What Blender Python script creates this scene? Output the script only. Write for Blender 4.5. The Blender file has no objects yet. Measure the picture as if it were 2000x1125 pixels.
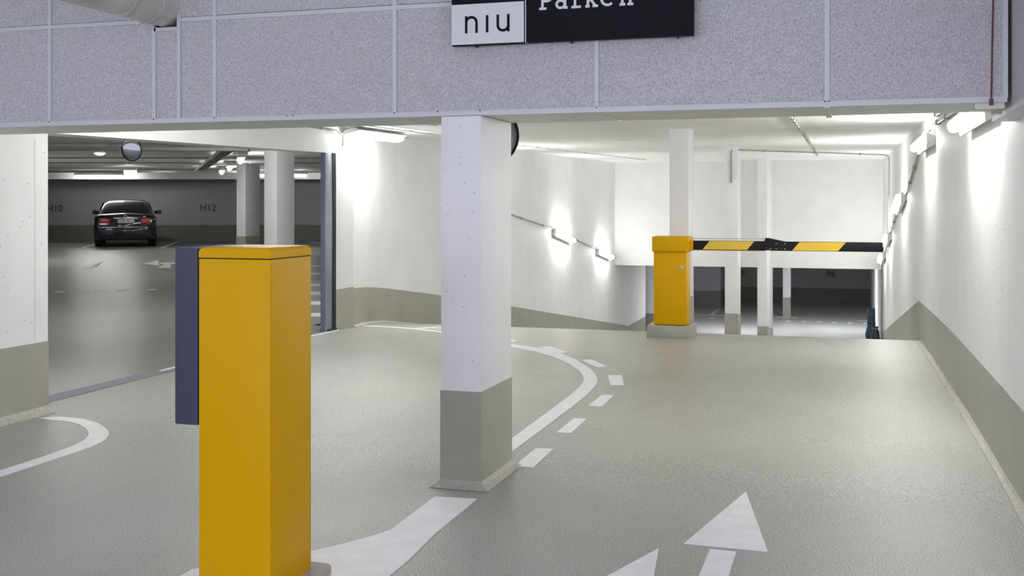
import bpy, bmesh, math, random
from mathutils import Vector, Matrix

random.seed(7)
SC = bpy.context.scene
COL = SC.collection

# ------------------------------------------------------------------ camera
# World axes: x across the lane (right +), y along the lane, z up, metres. The camera stands at the origin.
YAW = math.radians(17.0)
cam_d = bpy.data.cameras.new('camera')
cam_d.sensor_width = 36.0
cam_d.lens = 36.0 * 2150 / 2000
cam_d.shift_y = -(562.5 - 400) / 2000
cam_d.clip_start = 0.05
cam_d.clip_end = 200
cam = bpy.data.objects.new('camera', cam_d)
cam.location = (0, 0, 1.6)
cam.rotation_euler = (math.pi / 2, 0, YAW)
COL.objects.link(cam)
SC.camera = cam

# ------------------------------------------------------------------ world, exposure
wd = bpy.data.worlds.new('world')
SC.world = wd
wd.use_nodes = True
wd.node_tree.nodes['Background'].inputs[0].default_value = (0.78, 0.81, 1.0, 1)
wd.node_tree.nodes['Background'].inputs[1].default_value = 0.7
SC.view_settings.view_transform = 'Standard'
SC.view_settings.look = 'None'
SC.view_settings.exposure = 0.0
SC.view_settings.gamma = 1.0
SC.view_settings.use_curve_mapping = False
SC.cycles.diffuse_bounces = 7
SC.cycles.max_bounces = 14


def area_lamp(name, loc, size, size_y, power, color, rot=(0, 0, 0)):
    l = bpy.data.lights.new(name, 'AREA')
    l.shape = 'RECTANGLE'
    l.size, l.size_y = size, size_y
    l.energy = power
    l.color = color
    o = bpy.data.objects.new(name, l)
    o.location = loc
    o.rotation_euler = rot
    COL.objects.link(o)
    return o


COOL = (0.82, 0.84, 1.0)
WARM = (1.0, 0.99, 0.97)
LAMP_E = 60.0
COOL_E = 34.0
# daylight through the open entrance behind the photographer
area_lamp('entrance_daylight', (-2.5, -6.0, 1.75), 6.4, 3.2, 315, COOL, (math.pi / 2, 0, 0))
# unseen area lights added to brighten the lower deck floor
area_lamp('lower_deck_fill', (-3.6, 37.0, -0.16), 1.5, 0.2, 105, (0.93, 0.95, 1.0))
area_lamp('lower_deck_fill', (-0.4, 38.5, -0.16), 1.5, 0.2, 105, (0.93, 0.95, 1.0))
# parking hall frame, also used to place an added fill light
HALL = Matrix.Rotation(YAW, 4, 'Z')


def hp(s, t, z=0.0):
    """hall frame (s across, t deep) to world"""
    return HALL @ Vector((s, t, z))


area_lamp('hall_fill', hp(-12.9, 26.0, 2.66), 1.5, 0.2, 110, WARM, (0, 0, YAW))  # unseen light added to brighten the hall floor


# ------------------------------------------------------------------ materials
def mat(name, color, rough=0.6, metal=0.0, noise=0.0, nscale=6.0, bump=0.0, bscale=200.0, coat=0.0,
        emit=None, estr=0.0, speck=0.0, sscale=300.0, spec=0.5, dirt=0.0):
    m = bpy.data.materials.new(name)
    m.use_nodes = True
    nt = m.node_tree
    b = nt.nodes['Principled BSDF']
    b.inputs['Roughness'].default_value = rough
    b.inputs['Metallic'].default_value = metal
    b.inputs['Coat Weight'].default_value = coat
    b.inputs['Specular IOR Level'].default_value = spec
    rgb = nt.nodes.new('ShaderNodeRGB')
    rgb.outputs[0].default_value = (*color, 1)
    out = rgb.outputs[0]
    tc = nt.nodes.new('ShaderNodeTexCoord')

    def mult(src, fac_out, lo, hi):
        mr = nt.nodes.new('ShaderNodeMapRange')
        mr.inputs['From Min'].default_value = 0.3
        mr.inputs['From Max'].default_value = 0.7
        mr.inputs['To Min'].default_value = lo
        mr.inputs['To Max'].default_value = hi
        nt.links.new(fac_out, mr.inputs['Value'])
        mx = nt.nodes.new('ShaderNodeMix')
        mx.data_type = 'RGBA'
        mx.blend_type = 'MULTIPLY'
        mx.inputs[0].default_value = 1.0
        nt.links.new(src, mx.inputs[6])
        nt.links.new(mr.outputs[0], mx.inputs[7])
        return mx.outputs[2]

    def noise_node(scale, detail=4.0, stretch=None):
        n = nt.nodes.new('ShaderNodeTexNoise')
        n.inputs['Scale'].default_value = scale
        n.inputs['Detail'].default_value = detail
        if stretch:
            mp = nt.nodes.new('ShaderNodeMapping')
            mp.inputs['Scale'].default_value = stretch
            nt.links.new(tc.outputs['Object'], mp.inputs[0])
            nt.links.new(mp.outputs[0], n.inputs['Vector'])
        else:
            nt.links.new(tc.outputs['Object'], n.inputs['Vector'])
        return n.outputs['Fac']
    if noise:
        out = mult(out, noise_node(nscale), 1 - noise, 1 + noise)
    if dirt:
        out = mult(out, noise_node(1.0, 6, (1.2, 0.5, 1.2)), 1 - dirt, 1 + dirt * 0.6)
    if speck:
        out = mult(out, noise_node(sscale, 2), 1 - speck, 1 + speck)
    nt.links.new(out, b.inputs['Base Color'])
    if bump:
        bp = nt.nodes.new('ShaderNodeBump')
        bp.inputs['Strength'].default_value = bump
        bp.inputs['Distance'].default_value = 0.004
        nt.links.new(noise_node(bscale, 3), bp.inputs['Height'])
        nt.links.new(bp.outputs[0], b.inputs['Normal'])
    if emit:
        b.inputs['Emission Color'].default_value = (*emit, 1)
        b.inputs['Emission Strength'].default_value = estr
    return m


def fibre_mat(name):
    """wood wool acoustic board: short crossing strands, light and dark"""
    m = bpy.data.materials.new(name)
    m.use_nodes = True
    nt = m.node_tree
    b = nt.nodes['Principled BSDF']
    b.inputs['Roughness'].default_value = 0.9
    b.inputs['Specular IOR Level'].default_value = 0.2
    tc = nt.nodes.new('ShaderNodeTexCoord')
    outs = []
    for ang, sc in ((0.5, (330, 330, 80)), (-0.7, (95, 95, 350)), (0.1, (240, 240, 240))):
        mp = nt.nodes.new('ShaderNodeMapping')
        mp.inputs['Rotation'].default_value = (0, ang, 0)
        mp.inputs['Scale'].default_value = sc
        n = nt.nodes.new('ShaderNodeTexNoise')
        n.inputs['Scale'].default_value = 1.0
        n.inputs['Detail'].default_value = 3
        n.inputs['Distortion'].default_value = 1.2
        nt.links.new(tc.outputs['Object'], mp.inputs[0])
        nt.links.new(mp.outputs[0], n.inputs['Vector'])
        outs.append(n.outputs['Fac'])
    a = nt.nodes.new('ShaderNodeMath')
    a.operation = 'ADD'
    nt.links.new(outs[0], a.inputs[0])
    nt.links.new(outs[1], a.inputs[1])
    a2 = nt.nodes.new('ShaderNodeMath')
    a2.operation = 'ADD'
    nt.links.new(a.outputs[0], a2.inputs[0])
    nt.links.new(outs[2], a2.inputs[1])
    r = nt.nodes.new('ShaderNodeValToRGB')
    e = r.color_ramp.elements
    e[0].position = 0.36
    e[0].color = (0.15, 0.147, 0.152, 1)
    e[1].position = 0.62
    e[1].color = (0.76, 0.75, 0.78, 1)
    k = e.new(0.48)
    k.color = (0.49, 0.48, 0.505, 1)
    d = nt.nodes.new('ShaderNodeMath')
    d.operation = 'DIVIDE'
    d.inputs[1].default_value = 3.0
    nt.links.new(a2.outputs[0], d.inputs[0])
    nt.links.new(d.outputs[0], r.inputs[0])
    nt.links.new(r.outputs[0], b.inputs['Base Color'])
    bp = nt.nodes.new('ShaderNodeBump')
    bp.inputs['Strength'].default_value = 0.5
    bp.inputs['Distance'].default_value = 0.003
    nt.links.new(d.outputs[0], bp.inputs['Height'])
    nt.links.new(bp.outputs[0], b.inputs['Normal'])
    return m


M = {
    'white': mat('white_wall_paint', (0.84, 0.84, 0.835), 0.55, noise=0.03, nscale=2.0, bump=0.05, bscale=60),
    'white_pillar': mat('white_pillar_paint', (0.83, 0.83, 0.84), 0.5, noise=0.03, nscale=3.0, bump=0.12, bscale=30),
    'ceiling': mat('white_ceiling_paint', (0.90, 0.90, 0.89), 0.7, noise=0.03, nscale=1.0),
    'skirt': mat('grey_green_plinth_paint', (0.345, 0.34, 0.285), 0.38, noise=0.06, nscale=3.0, bump=0.05, bscale=40),
    'cove': mat('mortar_fillet', (0.40, 0.395, 0.345), 0.55, noise=0.18, nscale=30, bump=0.5, bscale=60),
    'floor': mat('coated_floor', (0.34, 0.343, 0.312), 0.40, noise=0.05, nscale=0.7, bump=0.9, bscale=100,
                 speck=0.42, sscale=110, dirt=0.10),
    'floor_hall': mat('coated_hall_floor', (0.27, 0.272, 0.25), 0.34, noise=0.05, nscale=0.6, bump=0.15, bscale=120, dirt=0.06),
    'floor_low': mat('coated_lower_floor', (0.40, 0.40, 0.39), 0.36, noise=0.05, nscale=0.6, bump=0.15, bscale=120, dirt=0.06),
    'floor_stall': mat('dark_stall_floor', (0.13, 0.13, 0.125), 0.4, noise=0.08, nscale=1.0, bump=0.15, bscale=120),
    'paint': mat('white_floor_paint', (0.80, 0.80, 0.81), 0.5, noise=0.05, nscale=8.0, bump=0.3, bscale=120, dirt=0.05),
    'metal_strip': mat('steel_threshold', (0.20, 0.20, 0.24), 0.6, metal=0.0, noise=0.1, nscale=10),
    'fibre': fibre_mat('wood_wool_board'),
    'batten': mat('grey_batten_paint', (0.60, 0.605, 0.655), 0.45),
    'soffit': mat('soffit_board', (0.70, 0.70, 0.645), 0.7, noise=0.06, nscale=8),
    'soffit_strip': mat('soffit_cover_strip', (0.68, 0.67, 0.58), 0.5),
    'dark': mat('dark_void', (0.012, 0.012, 0.014), 0.8),
    'black': mat('black_plastic', (0.012, 0.012, 0.014), 0.5, spec=0.2),
    'screw': mat('dark_screw', (0.03, 0.03, 0.035), 0.4, metal=0.6),
    'yellow': mat('yellow_powder_coat', (0.66, 0.36, 0.0), 0.45, spec=0.12, noise=0.015, nscale=2.0, bump=0.02, bscale=500),
    'yellow_film': mat('yellow_stripe_film', (0.72, 0.47, 0.005), 0.3),
    'slate': mat('slate_blue_panel', (0.042, 0.043, 0.082), 0.42, bump=0.02, bscale=500),
    'gap': mat('shadow_gap_seal', (0.015, 0.011, 0.006), 0.7),
    'concrete': mat('grey_concrete', (0.36, 0.355, 0.32), 0.75, noise=0.12, nscale=14, bump=0.3, bscale=80),
    'gate': mat('grey_blue_gate_rail', (0.24, 0.27, 0.33), 0.4, metal=0.3),
    'sign_black': mat('black_sign_face', (0.009, 0.009, 0.014), 0.6, spec=0.1),
    'sign_white': mat('white_sign_face', (0.70, 0.70, 0.74), 0.4),
    'sign_edge': mat('sign_edge_alu', (0.45, 0.45, 0.48), 0.4, metal=0.5),
    'foil': mat('pipe_foil', (0.60, 0.585, 0.54), 0.42, metal=0.15, noise=0.15, nscale=5, bump=0.35, bscale=14),
    'lamp_house': mat('lamp_housing_grey', (0.55, 0.55, 0.53), 0.45),
    'glow': mat('lamp_diffuser', (0.9, 0.9, 0.88), 0.4, emit=WARM, estr=LAMP_E),
    'glow_hall': mat('hall_lamp_diffuser', (0.9, 0.9, 0.88), 0.4, emit=WARM, estr=42.0),
    'glow_cool': mat('cool_lamp_diffuser', (0.9, 0.9, 0.92), 0.4, emit=COOL, estr=COOL_E),
    'conduit': mat('grey_conduit', (0.36, 0.36, 0.34), 0.4),
    'conduit_white': mat('painted_conduit', (0.62, 0.62, 0.59), 0.5),
    'galv': mat('galvanised_tray', (0.30, 0.30, 0.30), 0.4, metal=0.7),
    'mirror': mat('mirror_dome', (0.85, 0.85, 0.85), 0.02, metal=1.0),
    'mirror_back': mat('mirror_back_shell', (0.60, 0.60, 0.62), 0.5),
    'print': mat('dark_wall_lettering', (0.045, 0.045, 0.05), 0.6),
    'wall_hall': mat('hall_wall_paint', (0.36, 0.36, 0.37), 0.6, noise=0.03, nscale=1.0),
    'skirt_hall': mat('hall_plinth_paint', (0.16, 0.155, 0.135), 0.5, noise=0.05, nscale=2.0),
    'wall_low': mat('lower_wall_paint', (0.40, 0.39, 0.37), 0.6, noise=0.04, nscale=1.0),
    'car': mat('black_car_paint', (0.010, 0.011, 0.015), 0.16, coat=0.8),
    'car_low': mat('car_lower_trim', (0.010, 0.010, 0.012), 0.5),
    'glass': mat('dark_car_glass', (0.02, 0.032, 0.030), 0.25, spec=0.25),
    'chrome': mat('chrome_trim', (0.75, 0.75, 0.77), 0.12, metal=1.0),
    'tail': mat('red_tail_lamp', (0.62, 0.010, 0.02), 0.2, coat=0.2),
    'tail_clear': mat('clear_tail_strip', (0.75, 0.30, 0.26), 0.15),
    'plate': mat('plate_white', (0.72, 0.72, 0.70), 0.4),
    'plate_blue': mat('plate_blue', (0.02, 0.05, 0.35), 0.4),
    'rubber': mat('tyre_rubber', (0.012, 0.012, 0.012), 0.8),
    'tarp': mat('blue_tarp', (0.035, 0.085, 0.13), 0.35, noise=0.2, nscale=9, bump=0.4, bscale=20),
    'tarp_dark': mat('dark_teal_sack', (0.014, 0.034, 0.052), 0.25, noise=0.2, nscale=9, bump=0.5, bscale=18),
    'red': mat('red_cable', (0.13, 0.015, 0.015), 0.5),
    'lock': mat('lock_metal', (0.62, 0.62, 0.60), 0.3, metal=0.8),
}


# ------------------------------------------------------------------ mesh helpers
def tag(o, label=None, cat=None, group=None, kind=None):
    if label:
        o['label'] = label
    if cat:
        o['category'] = cat
    if group:
        o['group'] = group
    if kind:
        o['kind'] = kind
    return o


def link(o, parent=None):
    COL.objects.link(o)
    if parent is not None:
        o.parent = parent
        o.matrix_parent_inverse = parent.matrix_basis.inverted()
    return o


def empty(name, loc=(0, 0, 0), label=None, cat=None, group=None, kind=None):
    o = bpy.data.objects.new(name, None)
    o.empty_display_size = 0.1
    o.location = loc
    COL.objects.link(o)
    return tag(o, label, cat, group, kind)


def mk(name, verts, faces, m, parent=None, smooth=False):
    me = bpy.data.meshes.new(name)
    me.from_pydata([tuple(v) for v in verts], [], faces)
    bm = bmesh.new()
    bm.from_mesh(me)
    bmesh.ops.recalc_face_normals(bm, faces=bm.faces)
    bm.to_mesh(me)
    bm.free()
    me.materials.append(M[m] if isinstance(m, str) else m)
    if smooth:
        for p in me.polygons:
            p.use_smooth = True
    o = bpy.data.objects.new(name, me)
    return link(o, parent)


def bm_obj(name, bm, m, parent=None, smooth=False, angle=None):
    bmesh.ops.recalc_face_normals(bm, faces=bm.faces)
    me = bpy.data.meshes.new(name)
    bm.to_mesh(me)
    bm.free()
    me.materials.append(M[m] if isinstance(m, str) else m)
    if smooth:
        for p in me.polygons:
            p.use_smooth = True
        if angle:
            me.set_sharp_from_angle(angle=math.radians(angle))
    return link(bpy.data.objects.new(name, me), parent)


def box(name, x0, x1, y0, y1, z0, z1, m, parent=None, bevel=0.0, seg=2):
    bm = bmesh.new()
    vs = [bm.verts.new(p) for p in ((x0, y0, z0), (x1, y0, z0), (x1, y1, z0), (x0, y1, z0),
                                    (x0, y0, z1), (x1, y0, z1), (x1, y1, z1), (x0, y1, z1))]
    for f in ((0, 3, 2, 1), (4, 5, 6, 7), (0, 1, 5, 4), (1, 2, 6, 5), (2, 3, 7, 6), (3, 0, 4, 7)):
        bm.faces.new([vs[i] for i in f])
    if bevel:
        bmesh.ops.bevel(bm, geom=list(bm.edges), offset=bevel, segments=seg, profile=0.5, affect='EDGES')
        return bm_obj(name, bm, m, parent, True, 35)
    return bm_obj(name, bm, m, parent)


def prism(name, poly, z0, z1, m, parent=None, axis='z'):
    """extrude a 2D polygon: axis z -> (x,y), axis y -> (x,z), axis x -> (y,z)"""
    def p3(a, b, c):
        return {'z': (a, b, c), 'y': (a, c, b), 'x': (c, a, b)}[axis]
    n = len(poly)
    v = [p3(a, b, z0) for a, b in poly] + [p3(a, b, z1) for a, b in poly]
    f = [list(range(n)), list(range(n, 2 * n))] + [[i, (i + 1) % n, n + (i + 1) % n, n + i] for i in range(n)]
    return mk(name, v, f, m, parent)


def tube(name, pts, r, m, parent=None, n=10, caps=True):
    pts = [Vector(p) for p in pts]
    v, f = [], []
    prev = None
    for i, p in enumerate(pts):
        d = ((pts[min(i + 1, len(pts) - 1)] - pts[max(i - 1, 0)])).normalized()
        up = prev if prev is not None else (Vector((0, 0, 1)) if abs(d.z) < 0.9 else Vector((1, 0, 0)))
        a = (up - d * up.dot(d)).normalized()
        prev = a
        b = d.cross(a)
        for k in range(n):
            t = 2 * math.pi * k / n
            v.append(p + (a * math.cos(t) + b * math.sin(t)) * r)
    for i in range(len(pts) - 1):
        for k in range(n):
            f.append([i * n + k, i * n + (k + 1) % n, (i + 1) * n + (k + 1) % n, (i + 1) * n + k])
    if caps:
        f.append(list(range(n)))
        f.append(list(range((len(pts) - 1) * n, len(pts) * n)))
    return mk(name, v, f, m, parent, smooth=n > 6)


def lathe(name, prof, m, parent=None, n=28, mtx=None, smooth=True):
    """profile of (radius, height) about local z"""
    v, f = [], []
    for r, h in prof:
        for k in range(n):
            t = 2 * math.pi * k / n
            p = Vector((r * math.cos(t), r * math.sin(t), h))
            v.append(mtx @ p if mtx else p)
    for i in range(len(prof) - 1):
        for k in range(n):
            f.append([i * n + k, i * n + (k + 1) % n, (i + 1) * n + (k + 1) % n, (i + 1) * n + k])
    f.append(list(range(n)))
    f.append(list(range((len(prof) - 1) * n, len(prof) * n)))
    return mk(name, v, f, m, parent, smooth)


def text(name, s, size, mtx, m, parent=None, extrude=0.001, spacing=1.0, align='CENTER'):
    c = bpy.data.curves.new(name, 'FONT')
    c.body = s
    c.size = size
    c.extrude = extrude
    c.align_x = align
    c.space_character = spacing
    tmp = bpy.data.objects.new(name, c)
    COL.objects.link(tmp)
    bpy.context.view_layer.update()
    me = bpy.data.meshes.new_from_object(tmp.evaluated_get(bpy.context.evaluated_depsgraph_get()))
    bpy.data.objects.remove(tmp)
    me.name = name
    me.materials.clear()
    me.materials.append(M[m])
    o = bpy.data.objects.new(name, me)
    o.matrix_world = mtx
    return link(o, parent)


def ribbon(name, paths, w, y, depth, m, parent=None, flip=False):
    """thick strokes in an x-z plane (letters): each path [(x,z)..]; one mesh"""
    bm = bmesh.new()
    for ip, path in enumerate(paths):
        dp = depth + ip * 0.00025
        P = [Vector((a, b)) for a, b in path]
        L, R = [], []
        for i, p in enumerate(P):
            d0 = (P[i] - P[i - 1]).normalized() if i else (P[1] - P[0]).normalized()
            d1 = (P[i + 1] - P[i]).normalized() if i < len(P) - 1 else d0
            n0 = Vector((-d0.y, d0.x))
            n1 = Vector((-d1.y, d1.x))
            nn = (n0 + n1)
            nn = nn.normalized() if nn.length > 1e-5 else n0
            k = w / 2 / max(0.35, nn.dot(n0))
            L.append(p + nn * k)
            R.append(p - nn * k)
        for i in range(len(P) - 1):
            q = [L[i], L[i + 1], R[i + 1], R[i]]
            a = [bm.verts.new((c.x, y + 0.001, c.y)) for c in q]
            b = [bm.verts.new((c.x, y - dp, c.y)) for c in q]
            bm.faces.new(a)
            bm.faces.new(b)
            for j in range(4):
                bm.faces.new((a[j], a[(j + 1) % 4], b[(j + 1) % 4], b[j]))
    return bm_obj(name, bm, m, parent)


def arc(cx, cz, r, a0, a1, n=12, sx=1.0):
    return [(cx + sx * r * math.cos(math.radians(a0 + (a1 - a0) * i / n)), cz + r * math.sin(math.radians(a0 + (a1 - a0) * i / n)))
            for i in range(n + 1)]


# ------------------------------------------------------------------ floor heights
def prof_lane(y):
    if y < 5:
        return 0.0
    if y < 15:
        return -0.0016 * (y - 5) ** 2
    if y < 15.6:
        u = y - 15
        return -0.16 - 0.032 * u - 0.0875 * u * u
    if y < 33:
        return -0.2107 - 0.137 * (y - 15.6)
    return -2.5945


def prof_gate(y):
    if y < 12:
        return 0.0
    if y < 15.6:
        return -0.2107 * ((y - 12) / 3.6) ** 2
    return prof_lane(y)


def zf(x, y):
    w = min(1, max(0, (x + 6.2) / 2.7))
    w = w * w * (3 - 2 * w)
    return prof_lane(y) * w + prof_gate(y) * (1 - w)


def zh(t):
    return 0.0 if t < 15 else min(0.3, 0.3 * (t - 15) / 16)


WR = 0.88       # right wall face
LOWZ = -2.5945  # lower deck


def ceil_z(y):
    return 2.6 + max(0.0, (y - 12)) * 0.0108


# ------------------------------------------------------------------ lane floor
xs = [-9.0, -7.2, -6.8, -6.35, -6.0, -5.5, -5.0, -4.5, -4.0, -3.5, -3.0, -2.0, -1.0, 0.0, 0.9, 1.2]
ys = [-5, 0, 3, 5] + [5 + 0.5 * i for i in range(1, 20)] + [14.75, 15, 15.1, 15.2, 15.3, 15.4, 15.5, 15.6, 15.8] + \
     [16 + i for i in range(0, 17)] + [32.6, 33, 33.5, 34]
ys = sorted(set(ys))
v = [(x, y, zf(x, y)) for y in ys for x in xs]
nx = len(xs)
f = [[j * nx + i, j * nx + i + 1, (j + 1) * nx + i + 1, (j + 1) * nx + i] for j in range(len(ys) - 1) for i in range(nx - 1)]
bmf = bmesh.new()
bv = [bmf.verts.new(p) for p in v]
for q in f:
    a = [bv[i] for i in q]
    c = sum((w.co for w in a), Vector()) / 4
    if c.x < -6.35 and c.y < 12.9:      # the parking hall begins behind the gate line
        continue
    bmf.faces.new(a)
floor = bm_obj('floor', bmf, 'floor', None, True)
tag(floor, 'grey green coated garage floor of the driving lane and ramp', 'floor', None, 'structure')


def mark(name, poly, label=None, parent=floor, m='paint', h=0.004, z=None, sub=True):
    """painted shape draped on the floor: polygon triangulated, given a thin body"""
    bm = bmesh.new()
    vs = [bm.verts.new((x, y, 0)) for x, y in poly]
    fc = bm.faces.new(vs)
    bmesh.ops.triangulate(bm, faces=[fc], ngon_method='EAR_CLIP')
    if sub:
        for _ in range(2):
            bmesh.ops.subdivide_edges(bm, edges=[e for e in bm.edges if e.calc_length() > 0.4], cuts=1)
            bmesh.ops.triangulate(bm, faces=[q for q in bm.faces if len(q.verts) > 3])
    zfun = z if z else zf
    for w in bm.verts:
        w.co.z = zfun(w.co.x, w.co.y) + h
    r = bmesh.ops.extrude_face_region(bm, geom=list(bm.faces))
    for g in r['geom']:
        if isinstance(g, bmesh.types.BMVert):
            g.co.z -= h + 0.004
    o = bm_obj(name, bm, m, parent)
    if label:
        o['label'] = label
    return o


def strip_mark(name, L, R, label, parent=floor, m='paint', h=0.004, n=60):
    def res(P):
        P = [Vector(p) for p in P]
        d = [0.0]
        for i in range(1, len(P)):
            d.append(d[-1] + (P[i] - P[i - 1]).length)
        out = []
        for k in range(n + 1):
            q = d[-1] * k / n
            i = max(j for j in range(len(d)) if d[j] <= q + 1e-9)
            i = min(i, len(P) - 2)
            t = (q - d[i]) / max(1e-9, d[i + 1] - d[i])
            out.append(P[i].lerp(P[i + 1], t))
        return out
    A, B = res(L), res(R)
    vs_, fs_ = [], []
    for a, b in zip(A, B):
        za, zb_ = zf(a.x, a.y), zf(b.x, b.y)
        vs_ += [(a.x, a.y, za + h), (b.x, b.y, zb_ + h), (b.x, b.y, zb_ - 0.004), (a.x, a.y, za - 0.004)]
    for i in range(n):
        for k in range(4):
            fs_.append([i * 4 + k, i * 4 + (k + 1) % 4, (i + 1) * 4 + (k + 1) % 4, (i + 1) * 4 + k])
    fs_ += [[0, 1, 2, 3], [4 * n + k for k in range(4)]]
    o = mk(name, vs_, fs_, m, parent)
    o['label'] = label
    return o


outer = [(-2.09, 6.47), (-2.091, 6.842), (-2.098, 7.374), (-2.108, 7.972), (-2.122, 8.675), (-2.146, 9.287), (-2.197, 9.819), (-2.252, 10.11),
         (-2.358, 10.481), (-2.525, 10.93), (-2.831, 11.576), (-3.169, 12.158), (-3.501, 12.527), (-3.87, 12.74), (-4.5, 13.2),
         (-5.136, 13.573), (-5.558, 13.722), (-5.965, 13.806), (-6.35, 13.841)]
inner = [(-2.21, 6.47), (-2.214, 7.246), (-2.226, 7.754), (-2.245, 8.409), (-2.27, 9.1), (-2.305, 9.619), (-2.35, 9.971), (-2.423, 10.269),
         (-2.543, 10.613), (-2.776, 11.126), (-3.083, 11.659), (-3.411, 12.096), (-3.794, 12.45), (-4.45, 13.02), (-5.073, 13.42),
         (-5.488, 13.56), (-5.889, 13.65), (-6.3, 13.69)]
strip_mark('island_line', outer, inner, 'white painted line curving from the pillar round to the gate wall')
mark('branch_line', [(-5.6, 13.75), (-5.454, 14.38), (-5.2, 14.6), (-5.13, 14.45), (-5.38, 14.21), (-5.468, 13.70)],
     'short white line forking off behind the pillar')
mark('branch_line', [(-5.42, 13.93), (-5.0, 13.93), (-5.0, 13.83), (-5.3, 13.83)], 'thin white bar inside the fork behind the pillar')
for D in ([(-4.36, 13.32), (-4.30, 13.44), (-3.931, 13.137), (-3.959, 12.98)],
          [(-3.533, 12.607), (-3.41, 12.715), (-3.032, 12.153), (-3.123, 12.037)],
          [(-2.757, 11.529), (-2.642, 11.595), (-2.36, 11.053), (-2.455, 10.976)],
          [(-2.219, 10.415), (-2.097, 10.476), (-1.949, 9.853), (-2.061, 9.799)],
          [(-2.019, 9.226), (-1.918, 9.246), (-1.891, 8.661), (-2.004, 8.662)],
          [(-1.984, 8.088), (-1.887, 8.098), (-1.87, 7.531), (-1.972, 7.527)],
          [(-1.971, 6.977), (-1.855, 6.997), (-1.838, 6.45), (-1.959, 6.454)]):
    mark('lane_dash', D)
mark('island_tip', [(-2.169, 5.641), (-1.931, 5.664), (-1.921, 5.014), (-1.893, 4.617), (-1.887, 4.2), (-1.88, 3.4), (-2.75, 3.4),
                    (-2.75, 4.2), (-2.366, 4.588), (-2.269, 4.738), (-2.199, 4.877), (-2.151, 4.997), (-2.16, 5.376)],
     'white painted island tip between ticket column and pillar')
mark('lane_arrow', [(-0.547, 6.252), (-0.742, 5.205), (-0.356, 5.195)], 'white arrow head pointing into the ramp lane')
mark('lane_arrow', [(-0.614, 5.152), (-0.494, 5.15), (-0.488, 3.5), (-0.623, 3.5)], 'white arrow shaft in the ramp lane')
mark('lane_arrow', [(-0.844, 5.096), (-1.2, 4.03), (-0.844, 4.3), (-0.75, 4.25)], 'white arrow head at the lower frame edge')
lo = [(-5.80, 6.855), (-5.711, 6.942), (-5.489, 6.933), (-5.262, 6.83), (-5.043, 6.65), (-4.925, 6.512), (-4.825, 6.337), (-4.776, 6.102),
      (-4.772, 5.827), (-4.765, 5.498), (-4.761, 3.0)]
li = [(-5.686, 6.821), (-5.574, 6.827), (-5.371, 6.757), (-5.181, 6.607), (-5.058, 6.471), (-4.966, 6.309), (-4.915, 6.112),
      (-4.89, 5.849), (-4.881, 5.581), (-4.879, 3.0)]
strip_mark('kerb_line', lo, li, 'white painted line hooking round the foot of the left wall')
mark('threshold_strip', [(-6.40, 7.0), (-6.18, 7.0), (-6.22, 10.2), (-6.26, 12.9), (-6.38, 12.9)], 'grey steel strip along the gate line', m='metal_strip', h=0.006)
mark('threshold_patch', [(-6.345, 9.14), (-6.29, 9.10), (-6.29, 9.45), (-6.345, 9.48)], 'white patch on the steel gate strip', h=0.008)
mark('threshold_line', [(-6.24, 11.2), (-6.20, 11.2), (-6.24, 12.86), (-6.29, 12.86)], h=0.008)

# ------------------------------------------------------------------ right wall
wall_r = box('wall_right', WR, WR + 0.35, -5, 50, -3.2, 3.7, 'white')
tag(wall_r, 'long white wall on the right side of the lane and ramp', 'wall', None, 'structure')


def strip_along(name, path, h0, h1, th, m, parent, inward):
    """vertical band on a wall: path of (x,y), inward = side offset function"""
    vs, fs = [], []
    for i, (x, y) in enumerate(path):
        nx_, ny_ = inward(i)
        z = zf(x + nx_ * 0.1, y)
        vs += [(x, y, z + h0), (x + nx_ * th, y + ny_ * th, z + h0), (x + nx_ * th, y + ny_ * th, z + h1), (x, y, z + h1)]
    n = len(path)
    for i in range(n - 1):
        for k in range(4):
            fs.append([i * 4 + k, i * 4 + (k + 1) % 4, (i + 1) * 4 + (k + 1) % 4, (i + 1) * 4 + k])
    fs += [[0, 1, 2, 3], [4 * n - 4 + k for k in range(4)]]
    return mk(name, vs, fs, m, parent)


def cove_along(name, path, w, parent, inward, m='cove'):
    vs, fs = [], []
    for i, (x, y) in enumerate(path):
        nx_, ny_ = inward(i)
        ww = w * (1 + 0.12 * math.sin(i * 2.1))
        z = zf(x + nx_ * 0.1, y)
        vs += [(x, y, z - 0.02), (x + nx_ * ww, y + ny_ * ww, z - 0.01), (x + nx_ * ww, y + ny_ * ww, z + 0.008),
               (x + nx_ * ww * 0.4, y + ny_ * ww * 0.4, z + ww * 0.45), (x, y, z + ww * 0.9)]
    n = len(path)
    for i in range(n - 1):
        for k in range(5):
            fs.append([i * 5 + k, i * 5 + (k + 1) % 5, (i + 1) * 5 + (k + 1) % 5, (i + 1) * 5 + k])
    fs += [list(range(5)), [5 * n - 5 + k for k in range(5)]]
    return mk(name, vs, fs, m, parent)


rp = [(WR, y) for y in [-4 + i for i in range(0, 15)] + [11 + 0.5 * i for i in range(0, 8)] + [15, 15.2, 15.4, 15.6] + [16 + i for i in range(0, 17)]]
strip_along('plinth_paint', rp, -0.05, 0.52, 0.004, 'skirt', wall_r, lambda i: (-1, 0))
cove_along('mortar_fillet', [q for q in rp if q[1] < 15.1], 0.045, wall_r, lambda i: (-1, 0))
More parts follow.
